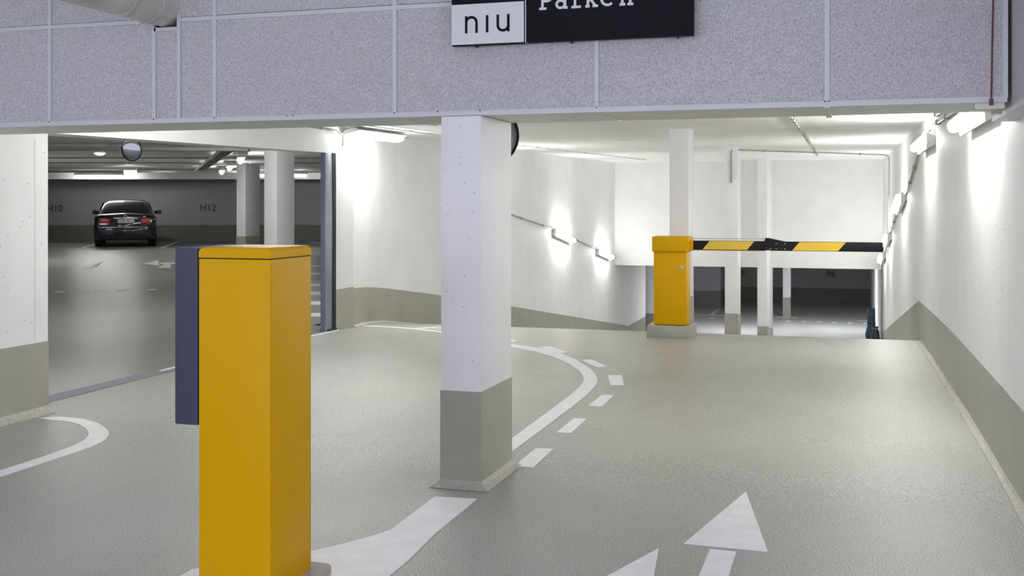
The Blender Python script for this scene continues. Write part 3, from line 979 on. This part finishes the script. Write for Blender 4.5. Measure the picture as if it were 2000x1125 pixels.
stripe(ax(1372), ax(1459), arm)
stripe(ax(1547), ax(1637), arm2, -0.002)
box('rubber_edge', -1.965, -1.02, AY0 + 0.01, AY1 - 0.01, AZ0 - 0.008, AZ0 + 0.002, 'yellow', arm)
xl, xr = ax(1492), ax(1536)
jt = prism('fold_joint', [(xl, AZ1 - 0.012), (xl + 0.02, AZ1 + 0.042), (xl + 0.055, AZ1 + 0.042), (xr, AZ1 - 0.006), (xr, AZ0 + 0.004), (xl, AZ0 + 0.004)], AY0 - 0.012, AY1 + 0.012, 'black', bar, 'y')
for px, z in ((1516, 1.103), (1533, 1.103), (1505, 1.036), (1516, 1.036), (1533, 1.036)):
    xx = ax(px)
    prism('bolt', [(xx + 0.006 * math.cos(k * 1.047), z + 0.006 * math.sin(k * 1.047)) for k in range(6)], AY0 - 0.015, AY0 - 0.011, 'lock', jt, 'y')
tube('tie_rod', [(-1.99, 14.5, 1.158), (xl + 0.015, 14.5, 1.160)], 0.004, 'conduit', bar, 8)

# ------------------------------------------------------------------ gate rail
gr = empty('gate_rail', (-6.36, 12.72, 0.0), 'grey blue gate rail with black seal at the right side of the hall opening', 'gate rail')
box('rail', -6.37, -6.30, 12.57, 12.77, 0.0, 2.258, 'gate', gr, bevel=0.004)
box('seal', -6.38, -6.292, 12.765, 12.855, 0.0, 2.262, 'black', gr)
box('rail_foot', -6.40, -6.28, 12.62, 12.86, -0.01, 0.02, 'black', gr)


# ------------------------------------------------------------------ lamps
def lamp(p0, p1, out, label, group, width=0.10, depth=0.17, glow='glow'):
    """linear luminaire from p0 to p1; out = direction away from the wall or ceiling"""
    p0, p1, out = Vector(p0), Vector(p1), Vector(out)
    xax = (p1 - p0).normalized()
    yax = (out - xax * out.dot(xax)).normalized()
    zax = xax.cross(yax)
    L = (p1 - p0).length
    mid = (p0 + p1) / 2
    mt = Matrix((xax, yax, zax)).transposed().to_4x4()
    mt.translation = mid
    e = bpy.data.objects.new('tube_lamp', None)
    e.empty_display_size = 0.1
    e.matrix_world = mt
    COL.objects.link(e)
    tag(e, label, 'lamp', group)
    hw = width / 2

    def loc_mesh(name, poly, xa, xb, m):
        n = len(poly)
        vs_ = [(xa, a, b) for a, b in poly] + [(xb, a, b) for a, b in poly]
        fs_ = [list(range(n)), list(range(n, 2 * n))] + [[i, (i + 1) % n, n + (i + 1) % n, n + i] for i in range(n)]
        me = bpy.data.meshes.new(name)
        me.from_pydata(vs_, [], fs_)
        b_ = bmesh.new()
        b_.from_mesh(me)
        bmesh.ops.recalc_face_normals(b_, faces=b_.faces)
        b_.to_mesh(me)
        b_.free()
        me.materials.append(M[m])
        o = bpy.data.objects.new(name, me)
        COL.objects.link(o)
        o.parent = e
        return o
    d = depth
    loc_mesh('housing', [(0.0, -hw * 0.8), (d * 0.40, -hw * 1.55), (d * 0.47, -hw * 1.55), (d * 0.47, hw * 1.55), (d * 0.40, hw * 1.55), (0.0, hw * 0.8)], -L / 2, L / 2, 'lamp_house')
    arcp = [(d * 0.72 - d * 0.28 * math.cos(2 * math.pi * k / 12 + 0.26), hw * math.sin(2 * math.pi * k / 12 + 0.26)) for k in range(12)]
    loc_mesh('diffuser', arcp, -L / 2 + 0.01, L / 2 - 0.01, glow)
    for a, b in ((-L / 2 - 0.004, -L / 2 + 0.03), (L / 2 - 0.03, L / 2 + 0.004)):
        loc_mesh('end_cap', [(0.0, -hw * 0.9), (d * 0.40, -hw * 1.6), (d * 0.52, -hw * 1.6), (d * 0.52, hw * 1.6), (d * 0.40, hw * 1.6), (0.0, hw * 0.9)], a, b, 'lamp_house')
    return e


GR = 'lamps along the right ramp wall'
lamp((WR - 0.005, 7.25, 2.20), (WR - 0.005, 8.85, 2.20), (-1, 0, -0.1), 'glaring tube lamp under the beam at the top of the right wall', GR)
lamp((WR - 0.005, 12.4, 2.28), (WR - 0.005, 14.0, 2.28), (-1, 0, 0), 'tube lamp on the right wall, second from the beam', GR)
lamp((WR - 0.005, 18.4, 1.72), (WR - 0.005, 20.2, 1.50), (-1, 0, 0), 'tilted tube lamp on the right wall just above the barrier arm tip', GR)
lamp((WR - 0.005, 24.6, 0.93), (WR - 0.005, 26.3, 0.70), (-1, 0, 0), 'tilted tube lamp on the right wall behind the barrier arm tip', GR)
lamp((WR - 0.005, 28.4, 0.35), (WR - 0.005, 29.9, 0.14), (-1, 0, 0), 'lowest tube lamp on the right wall at the ramp foot', GR)
lamp((0.70, 2.9, 2.64), (0.70, 4.1, 2.64), (0, 0, -1), 'cool tube lamp over the right wall in front of the beam', 'entrance bay lamps', glow='glow_cool')
lamp((-5.89, 2.2, 2.1), (-5.89, 3.2, 2.1), (1, 0, 0), 'cool tube lamp on the left wall in front of the beam', 'entrance bay lamps', glow='glow_cool')
GL = 'lamps along the left ramp wall'
lamp((-6.38, 18.6, 1.72), (-6.38, 20.1, 1.52), (1, 0, 0), 'tilted tube lamp on the left ramp wall hidden behind the foreground pillar', GL)
lamp((-6.395, 24.0, 0.97), (-6.395, 25.6, 0.74), (1, 0, 0), 'upper tilted tube lamp on the left ramp wall', GL)
lamp((-6.395, 28.5, 0.36), (-6.395, 30.1, 0.14), (1, 0, 0), 'lower tilted tube lamp on the left ramp wall', GL)
lamp((-4.6, 7.6, 2.60), (-4.6, 9.1, 2.60), (0, 0, -1), 'added ceiling tube lamp, unseen behind the beam over the gate lane', 'lamps on the ramp ceiling')  # added out of sight to brighten the lane and its ceiling
lamp((-6.17, 13.0, 2.585), (-6.17, 14.6, 2.605), (0.25, 0, -1), 'glaring ceiling lamp above the corner of the gate wall', 'lamps on the ramp ceiling', 0.16, 0.11)
# hall lamps
GH = 'lamps under the parking hall ceiling'


def hlamp(s0, t0, s1, t1, z, label, **k):
    k.setdefault('glow', 'glow_hall')
    return lamp(hp(s0, t0, z), hp(s1, t1, z), (0, 0, -1), label, GH, **k)


hlamp(-4.2, 16.6, -3.0, 16.6, 2.68, 'added tube lamp, unseen behind the gate lintel on its right half', glow='glow')  # unseen lamp added to give the hall pillars front light
hlamp(-6.6, 14.3, -5.4, 14.3, 2.68, 'added tube lamp, unseen behind the gate lintel on its left half', glow='glow')  # second unseen lamp added to brighten the hall near the gate
hlamp(-14.45, 36.4, -12.85, 36.4, 2.66, 'long white tube lamp in the hall above the parked car')
hlamp(-11.1, 31.5, -10.75, 31.5, 2.66, 'short bright lamp under the hall mirror')
hlamp(-5.55, 22.6, -5.95, 24.1, 2.66, 'nearest of three tube lamps in a row inside the hall')
hlamp(-7.0, 27.4, -7.4, 28.8, 2.66, 'middle of three tube lamps in a row inside the hall')
hlamp(-8.15, 31.0, -8.55, 32.4, 2.66, 'farthest of three tube lamps in a row inside the hall')
hlamp(-8.35, 35.3, -7.85, 35.3, 2.66, 'lamp glimpsed between the two hall pillars')
hlamp(-7.35, 35.4, -6.6, 35.4, 2.66, 'tube lamp right of the broad hall pillar')
em = empty('emergency_lamp', hp(-8.2, 21.9, 2.7), 'small bright emergency lamp with tapered shade on the hall ceiling', 'lamp')
mt = Matrix.Translation(hp(-8.2, 21.9, 2.585))
lathe('shade', [(0.03, 0.0), (0.06, 0.012), (0.10, 0.03), (0.10, 0.045)], 'glow_hall', em, 20, mt)
lathe('mount', [(0.10, 0.045), (0.10, 0.06), (0.03, 0.12)], 'lamp_house', em, 20, mt)


# ------------------------------------------------------------------ conduits and trays
def conduit(pts, r, label, m='conduit', clip=0.0, n=8, base=None, name='conduit', clip_m='conduit'):
    e = empty(name, pts[0], label, 'conduit')
    tube('pipe_run', pts, r, m, e, n)
    if clip:
        P = [Vector(p) for p in pts]
        for i in range(len(P) - 1):
            d = P[i + 1] - P[i]
            k = int(d.length / clip)
            for j in range(k):
                c = P[i] + d * ((j + 0.5) / k)
                s = r * 1.4
                box('clip', c.x - s, c.x + s, c.y - s, c.y + s, c.z - s, c.z + s, clip_m, e)
    return e


X = WR - 0.03
conduit([(X, 7.0, 2.33), (X, 9.2, 2.37), (X, 12.2, 2.43), (X, 13.9, 2.45), (X, 15.2, 2.2), (X, 17.6, 1.83), (X, 20.2, 1.60), (X, 24.5, 1.06), (X, 26.4, 0.81),
         (X, 29.0, 0.38), (X, 30.9, 0.12), (X, 30.95, -2.2)], 0.017, 'grey conduit stepping down the right wall above the lamps', 'conduit', 0.9)
conduit([(X, 8.9, 2.44), (X, 10.5, 2.48), (X, 12.4, 2.53)], 0.016, 'upper parallel conduit near the ceiling on the right wall', 'conduit', 0.9)
conduit([(X, 13.0, 2.33), (X, 13.0, 2.45)], 0.008, 'short cable drop to the second lamp on the right wall', 'conduit')
conduit([(-6.37, 17.5, 1.86), (-6.37, 20.6, 1.43), (-6.37, 24.0, 1.06), (-6.37, 29.0, 0.36), (-6.37, 31.0, 0.08), (-6.37, 31.4, -0.05)], 0.016,
        'grey conduit sloping down the left ramp wall past the lamps', 'conduit', 1.2)
conduit([(-0.61, 7.5, 2.57), (-0.61, 12, 2.575), (-0.62, 18, ceil_z(18) - 0.025), (-0.68, 26, ceil_z(26) - 0.025)], 0.014,
        'clipped conduit along the ceiling above the barrier arm', 'conduit_white', 0.55)
conduit([(-5.72, 8.0, 2.575), (-5.72, 13, ceil_z(13) - 0.022), (-5.6, 18, ceil_z(18) - 0.022), (-5.3, 23, ceil_z(23) - 0.022), (-4.95, 28, ceil_z(28) - 0.022)], 0.008,
        'dotted row of clips along the ceiling beside the left wall', 'conduit_white', 0.62)
conduit([(-2.14, 21.28, 2.02), (-2.14, 21.28, 2.58), (-2.13, 21.30, 2.63), (-2.05, 21.4, 2.65), (0.70, 25.7, 2.71), (0.83, 25.9, 2.70), (0.86, 25.95, 2.64), (0.86, 25.95, 1.0)], 0.016,
        'conduit from the second ramp pillar over the ceiling to the right wall', 'conduit', 1.4)
conduit([(-6.22, 9.5, 2.52), (-6.22, 12.7, 2.55), (-6.24, 12.95, 2.50), (-6.27, 13.0, 2.36)], 0.012, 'cable running along the gate lintel to the corner lamp', 'conduit', 0.8)


def tray(a, b, z, label, w=0.22):
    a, b = hp(*a, z), hp(*b, z)
    e = empty('cable_tray', a, label, 'cable tray', 'cable trays under the hall ceiling')
    d = (b - a).normalized()
    s = Vector((-d.y, d.x, 0)) * w / 2
    for sg in (-1, 1):
        q0, q1 = a + s * sg, b + s * sg
        t = Vector((-d.y, d.x, 0)) * 0.008
        u = Vector((0, 0, 0.03))
        vs_ = [q0 - t - u, q0 + t - u, q0 + t + u, q0 - t + u, q1 - t - u, q1 + t - u, q1 + t + u, q1 - t + u]
        mk('side_rail', vs_, [[0, 1, 2, 3], [4, 5, 6, 7], [0, 1, 5, 4], [1, 2, 6, 5], [2, 3, 7, 6], [3, 0, 4, 7]], 'galv', e)
    L = (b - a).length
    k = int(L / 0.3)
    for i in range(k):
        c = a + d * (i + 0.5) * L / k
        tube('rung', [c - s, c + s], 0.011, 'galv', e, 5)
    for i in range(int(L / 2.0) + 1):
        c = a + d * min(L, 0.2 + i * 2.0)
        tube('hanger', [c + Vector((0, 0, 0.02)), c + Vector((0, 0, 2.71 - z))], 0.006, 'galv', e, 6)
    for off in (-0.06, 0.0, 0.05):
        t = Vector((-d.y, d.x, 0)) * off
        tube('cable', [a + t + Vector((0, 0, 0.01)), b + t + Vector((0, 0, 0.01))], 0.014, 'black', e, 6)
    return e


tray((-9.4, 19.6), (-4.75, 19.9), 2.60, 'nearer cable tray crossing the hall behind the mirror')
tray((-5.2, 20.1), (-9.1, 32.0), 2.60, 'cable tray running back above the row of three hall lamps')
tray((-14.5, 33.1), (-5.0, 33.3), 2.60, 'farther cable tray crossing the hall over the parked car')
for i, t in enumerate((17.2, 21.0, 25.5, 28.5)):
    pa, pb = hp(-0.43 * t, t, 2.685), hp(-0.155 * t, t, 2.685)
    conduit([pa, pb], 0.014, ['first', 'second', 'third', 'fourth'][i] + ' thin ceiling pipe across the hall counted from the gate', 'conduit', 1.4)

# ------------------------------------------------------------------ mirrors
mir = empty('convex_mirror', hp(-4.84, 14.0, 2.30), 'round convex mirror with black rim hanging in the gate opening', 'mirror')
rot = Matrix.Translation(hp(-4.84, 14.0, 2.30)) @ Matrix.Rotation(YAW - 0.25, 4, 'Z') @ Matrix.Rotation(math.pi / 2 + 0.12, 4, 'X')
lathe('dome', [(0.139 * math.cos(a), 0.018 * math.sin(a)) for a in [k * math.pi / 16 for k in range(0, 8)]] + [(0.004, 0.018)], 'mirror', mir, 36, rot)
ring = []
for k in range(36):
    a = 2 * math.pi * k / 36
    ring.append(rot @ Vector((0.143 * math.cos(a), 0.143 * math.sin(a), 0)))
tube('rim', ring + [ring[0], ring[1]], 0.006, 'black', mir, 8, False)
lathe('back_shell', [(0.143, 0.0), (0.12, -0.03), (0.03, -0.05)], 'mirror_back', mir, 28, rot)
tube('hanger', [hp(-4.84, 14.06, 2.32), hp(-4.84, 14.06, 2.70)], 0.012, 'black', mir, 8)

mir2 = empty('convex_mirror', (-2.165, 6.52, 2.0), 'edge of a round mirror fixed behind the foreground pillar under the beam', 'mirror')
rot2 = Matrix.Translation((-2.165, 6.60, 2.035)) @ Matrix.Rotation(-math.pi / 2, 4, 'X')
lathe('back_shell', [(0.02, 0.0), (0.10, 0.012), (0.172, 0.03)], 'mirror_back', mir2, 36, rot2)
ring = [rot2 @ Vector((0.176 * math.cos(2 * math.pi * k / 40), 0.176 * math.sin(2 * math.pi * k / 40), 0.035)) for k in range(40)]
tube('rim', ring + [ring[0], ring[1]], 0.009, 'black', mir2, 8, False)
lathe('dome', [(0.172, 0.036), (0.14, 0.06), (0.08, 0.08), (0.005, 0.088)], 'mirror', mir2, 36, rot2)
box('bracket', -2.19, -2.14, 6.455, 6.605, 2.015, 2.055, 'black', mir2)

# ------------------------------------------------------------------ wrapped bundles at the ramp foot


def bundle(name, cx, cy, z0, prof, m, label, folds, wob):
    """cloth bundle: stacked rings (height, rx, ry, dx)"""
    e = empty(name, (cx, cy, z0), label, 'bundle')
    n = 26
    vs_, fs_ = [], []
    rg = random.Random(folds)
    for h_, rx, ry, dx in prof:
        ph = rg.uniform(-0.2, 0.2)
        for k in range(n):
            t = 2 * math.pi * k / n
            q = 1 + wob * math.sin(folds * t + ph) + wob * 0.5 * math.sin((folds * 2 + 1) * t + 3 * h_)
            vs_.append((cx + dx + rx * q * math.cos(t), cy + ry * q * math.sin(t), z0 + h_))
    for i in range(len(prof) - 1):
        for k in range(n):
            fs_.append([i * n + k, i * n + (k + 1) % n, (i + 1) * n + (k + 1) % n, (i + 1) * n + k])
    fs_ += [list(range(n)), list(range((len(prof) - 1) * n, len(prof) * n))]
    mk('wrapping', vs_, fs_, m, e, True)
    return e


b1 = bundle('tarp_roll', 0.64, 33.9, LOWZ, [(0, 0.08, 0.06, 0.05), (0.15, 0.12, 0.09, 0.0), (0.4, 0.14, 0.10, -0.03), (0.65, 0.11, 0.08, 0.0), (0.9, 0.105, 0.07, 0.0), (1.16, 0.10, 0.06, 0.0), (1.17, 0.09, 0.05, 0.0)],
            'tarp', 'tall blue tarpaulin roll standing at the foot of the ramp', 4, 0.10)
tube('tie_cord', [(0.64 + 0.115 * math.cos(k * 0.5236), 33.9 + 0.085 * math.sin(k * 0.5236), LOWZ + 0.72) for k in range(14)], 0.008, 'black', b1, 6, False)
b2 = bundle('sack', 0.735, 33.6, LOWZ, [(0, 0.07, 0.07, 0.0), (0.08, 0.10, 0.09, 0.0), (0.3, 0.12, 0.10, 0.0), (0.52, 0.10, 0.09, 0.0), (0.6, 0.07, 0.06, 0.0), (0.66, 0.09, 0.07, 0.0), (0.67, 0.05, 0.04, 0.0)],
            'tarp_dark', 'dark teal tied sack leaning before the blue roll', 5, 0.14)
tube('tie_cord', [(0.735 + 0.078 * math.cos(k * 0.5236), 33.6 + 0.066 * math.sin(k * 0.5236), LOWZ + 0.6) for k in range(14)], 0.008, 'lock', b2, 6, False)

# ------------------------------------------------------------------ parked car (rear view)
CAR0 = hp(-11.87, 33.8, 0.3)
car = bpy.data.objects.new('parked_car', None)
car.empty_display_size = 0.3
car.location = CAR0
car.rotation_euler = (0, 0, YAW + 0.32)
COL.objects.link(car)
tag(car, 'black saloon car parked nose in against the hall back wall', 'car')


def cpart(name, vs_, fs_, m, smooth=False, parent=car):
    o = mk(name, vs_, fs_, m, None, smooth)
    o.parent = parent
    return o


def cloft(name, secs, m, smooth=True, parent=car, angle=40, caps=True):
    n = len(secs[0])
    vs_ = [p for s in secs for p in s]
    fs_ = []
    for i in range(len(secs) - 1):
        for k in range(n):
            fs_.append([i * n + k, i * n + (k + 1) % n, (i + 1) * n + (k + 1) % n, (i + 1) * n + k])
    if caps:
        fs_ += [list(range(n)), list(range((len(secs) - 1) * n, len(secs) * n))]
    o = cpart(name, vs_, fs_, m, smooth, parent)
    o.data.set_sharp_from_angle(angle=math.radians(angle))
    return o


def body_sec(y, w, zb, zsh, zt, crown):
    """half width w; bottom zb, shoulder zsh, deck zt"""
    pts_ = [(0, zb), (0.80, zb), (0.93, zb + 0.05), (0.985, zb + 0.22), (1.0, (zb + zsh) / 2 + 0.05), (0.985, zsh - 0.06), (0.94, zsh), (0.80, zsh + (zt - zsh) * 0.6), (0.5, zt), (0, zt + crown)]
    right = [(a * w, y, b) for a, b in pts_]
    left = [(-a * w, y, b) for a, b in reversed(pts_[1:-1])]
    return right + left


cloft('body', [body_sec(0.0, 0.80, 0.30, 0.86, 0.90, 0.015), body_sec(0.05, 0.86, 0.24, 0.93, 0.985, 0.02), body_sec(0.16, 0.905, 0.20, 0.96, 1.02, 0.025),
               body_sec(0.6, 0.925, 0.19, 0.97, 1.03, 0.02), body_sec(1.3, 0.927, 0.18, 0.97, 1.02, 0.02), body_sec(2.6, 0.925, 0.18, 0.95, 1.0, 0.02),
               body_sec(3.6, 0.92, 0.19, 0.90, 0.96, 0.03), body_sec(4.4, 0.88, 0.20, 0.78, 0.84, 0.03), body_sec(4.75, 0.78, 0.26, 0.66, 0.72, 0.02),
               body_sec(4.85, 0.66, 0.32, 0.58, 0.62, 0.01)], 'car')


def roof_sec(y, wb, wt, zb, zt):
    pts_ = [(0, zb), (wb, zb), (wb * 0.985, zb + (zt - zb) * 0.15), (wt + (wb - wt) * 0.30, zb + (zt - zb) * 0.68), (wt, zb + (zt - zb) * 0.88), (wt * 0.82, zt - 0.015), (wt * 0.45, zt), (0, zt + 0.006)]
    return [(a, y, b) for a, b in pts_] + [(-a, y, b) for a, b in reversed(pts_[1:-1])]


cloft('cabin', [roof_sec(0.42, 0.80, 0.70, 0.97, 1.03), roof_sec(0.62, 0.83, 0.68, 0.97, 1.16), roof_sec(1.0, 0.84, 0.64, 0.97, 1.36), roof_sec(1.35, 0.845, 0.62, 0.97, 1.445),
                roof_sec(2.0, 0.845, 0.62, 0.97, 1.47), roof_sec(2.6, 0.84, 0.62, 0.96, 1.44), roof_sec(3.1, 0.82, 0.64, 0.95, 1.24), roof_sec(3.6, 0.80, 0.70, 0.92, 0.99)], 'car')
# rear window
cpart('rear_window', [(-0.66, 0.545, 1.075), (0.66, 0.545, 1.075), (0.52, 1.19, 1.395), (-0.52, 1.19, 1.395), (-0.66, 0.57, 1.065), (0.66, 0.57, 1.065), (0.52, 1.21, 1.385), (-0.52, 1.21, 1.385),
                      (0, 0.50, 1.078), (0, 1.16, 1.405), (0, 0.53, 1.065), (0, 1.19, 1.39)],
      [[0, 8, 9, 3], [8, 1, 2, 9], [4, 10, 11, 7], [10, 5, 6, 11], [0, 8, 10, 4], [8, 1, 5, 10], [3, 9, 11, 7], [9, 2, 6, 11], [0, 3, 7, 4], [1, 2, 6, 5]], 'glass')
for sg in (-1, 1):
    cpart('side_window', [(sg * 0.838, 1.1, 1.02), (sg * 0.836, 2.9, 1.0), (sg * 0.70, 2.5, 1.36), (sg * 0.69, 1.4, 1.38), (sg * 0.82, 1.1, 1.02), (sg * 0.82, 2.9, 1.0), (sg * 0.68, 2.5, 1.36), (sg * 0.67, 1.4, 1.38)],
          [[0, 1, 2, 3], [4, 5, 6, 7], [0, 1, 5, 4], [2, 3, 7, 6], [0, 3, 7, 4], [1, 2, 6, 5]], 'glass')
# boot lid edge, bumper, trims
cloft('boot_lip', [[(x, 0.02 + 0.09 * (abs(x) / 0.7) ** 2, 0.985 - 0.035 * (abs(x) / 0.7) ** 2), (x, 0.10 + 0.09 * (abs(x) / 0.7) ** 2, 1.025 - 0.03 * (abs(x) / 0.7) ** 2),
                    (x, 0.16 + 0.09 * (abs(x) / 0.7) ** 2, 1.01 - 0.03 * (abs(x) / 0.7) ** 2)] for x in [-0.7 + 0.14 * i for i in range(11)]], 'car', True)


def bump_sec(x):
    k = (abs(x) / 0.9) ** 2.5
    y = -0.075 + 0.17 * k
    return [(x, y + 0.02, 0.62), (x, y, 0.58), (x, y + 0.01, 0.42), (x, y + 0.06, 0.27), (x, y + 0.25, 0.25), (x, y + 0.25, 0.60)]


bxs = [-0.91 + 0.13 * i for i in range(15)]
cloft('bumper', [bump_sec(x) for x in bxs], 'car', True)
cloft('bumper_trim', [[(x, -0.082 + 0.17 * (abs(x) / 0.9) ** 2.5, 0.603), (x, -0.082 + 0.17 * (abs(x) / 0.9) ** 2.5, 0.62), (x, -0.06 + 0.17 * (abs(x) / 0.9) ** 2.5, 0.62), (x, -0.06 + 0.17 * (abs(x) / 0.9) ** 2.5, 0.603)]
                      for x in [-0.78 + 0.13 * i for i in range(13)]], 'chrome')
cloft('diffuser_panel', [[(x, -0.03, 0.37), (x, 0.0, 0.24), (x, 0.2, 0.22), (x, 0.2, 0.37)] for x in (-0.6, -0.2, 0.2, 0.6)], 'car_low', False)
cloft('handle_bar', [[(x, -0.035 + 0.06 * (x / 0.45) ** 2, 0.878), (x, -0.035 + 0.06 * (x / 0.45) ** 2, 0.902), (x, 0.02, 0.902), (x, 0.02, 0.878)] for x in [-0.43 + 0.086 * i for i in range(11)]], 'chrome')
for sg in (-1, 1):
    tl = cloft('tail_lamp', [[(sg * x, y0, z0_), (sg * x, y0, z1_), (sg * x, y0 + 0.08, z1_), (sg * x, y0 + 0.08, z0_)] for x, y0, z0_, z1_ in
                             ((0.44, -0.012, 0.75, 0.86), (0.60, -0.008, 0.735, 0.885), (0.74, 0.005, 0.725, 0.885), (0.83, 0.05, 0.74, 0.89), (0.89, 0.16, 0.77, 0.90))], 'tail', True)
    for zz_ in (0.80, 0.845):
        cloft('light_strip', [[(sg * x, y0 - 0.006, zz_), (sg * x, y0 - 0.006, zz_ + 0.018), (sg * x, y0 + 0.02, zz_ + 0.018), (sg * x, y0 + 0.02, zz_)] for x, y0 in
                              ((0.50, -0.012), (0.62, -0.008), (0.74, 0.005), (0.82, 0.045))], 'tail_clear', False, tl)
pl = cpart('number_plate', [(-0.26, -0.012, 0.745), (0.26, -0.012, 0.745), (0.26, -0.012, 0.855), (-0.26, -0.012, 0.855), (-0.26, 0.01, 0.745), (0.26, 0.01, 0.745), (0.26, 0.01, 0.855), (-0.26, 0.01, 0.855)],
           [[0, 1, 2, 3], [4, 5, 6, 7], [0, 1, 5, 4], [1, 2, 6, 5], [2, 3, 7, 6], [3, 0, 4, 7]], 'plate')
cpart('plate_band', [(-0.26, -0.014, 0.745), (-0.215, -0.014, 0.745), (-0.215, -0.014, 0.855), (-0.26, -0.014, 0.855)], [[0, 1, 2, 3]], 'plate_blue', False, pl)
tx = text('plate_lettering', 'F:UK 9015', 0.105, Matrix.Identity(4), 'print', None, 0.0005)
tx.parent = pl
tx.matrix_local = Matrix.Translation((0.02, -0.0135, 0.765)) @ flat_w
bd = text('badge_lettering', '350', 0.06, Matrix.Identity(4), 'chrome', None, 0.002)
bd.parent = car
bd.matrix_local = Matrix.Translation((0.55, -0.012, 0.915)) @ flat_w
ringp = [(0.045 * math.cos(2 * math.pi * k / 20), -0.02, 0.945 + 0.045 * math.sin(2 * math.pi * k / 20)) for k in range(22)]
em_ = tube('emblem', ringp, 0.006, 'chrome', None, 6, False)
em_.parent = car
for k in range(3):
    a = math.pi / 2 + k * 2 * math.pi / 3
    sp = tube('emblem_spoke', [(0, -0.02, 0.945), (0.043 * math.cos(a), -0.02, 0.945 + 0.043 * math.sin(a))], 0.005, 'chrome', None, 5)
    sp.parent = em_
for sg in (-1, 1):
    mr = cloft('wing_mirror', [[(sg * x, 3.0 - s_ * 0.06, 1.05 - s_ * 0.055), (sg * x, 3.0 + s_ * 0.06, 1.05 - s_ * 0.04), (sg * x, 3.0 + s_ * 0.05, 1.05 + s_ * 0.055), (sg * x, 3.0 - s_ * 0.06, 1.05 + s_ * 0.06)]
                               for x, s_ in ((0.86, 0.5), (0.92, 0.9), (1.0, 1.25), (1.06, 1.15), (1.085, 0.7))], 'car', True)
    cpart('mirror_glass', [(sg * 0.93, 2.922, 1.01), (sg * 1.05, 2.928, 1.0), (sg * 1.05, 2.924, 1.10), (sg * 0.93, 2.922, 1.105)], [[0, 1, 2, 3]], 'glass', False, mr)
    cpart('exhaust_tip', [(sg * 0.50, -0.045, 0.27), (sg * 0.64, -0.045, 0.27), (sg * 0.64, -0.045, 0.33), (sg * 0.50, -0.045, 0.33), (sg * 0.50, 0.05, 0.27), (sg * 0.64, 0.05, 0.27), (sg * 0.64, 0.05, 0.33), (sg * 0.50, 0.05, 0.33)],
          [[0, 1, 5, 4], [1, 2, 6, 5], [2, 3, 7, 6], [3, 0, 4, 7], [4, 5, 6, 7]], 'lamp_house')
    for yw in (1.0, 3.87):
        wh = lathe('wheel', [(0.20, -0.115), (0.30, -0.115), (0.325, -0.08), (0.325, 0.08), (0.30, 0.115), (0.20, 0.115)], 'rubber', None, 28,
                   Matrix.Translation((sg * 0.80, yw, 0.325)) @ Matrix.Rotation(math.pi / 2, 4, 'Y'))
        wh.parent = car
        rm = lathe('rim', [(0.03, -0.118), (0.20, -0.108), (0.21, 0.0), (0.20, 0.108), (0.03, 0.118)], 'lamp_house', None, 24,
                   Matrix.Translation((sg * 0.80, yw, 0.325)) @ Matrix.Rotation(math.pi / 2, 4, 'Y'))
        rm.parent = wh
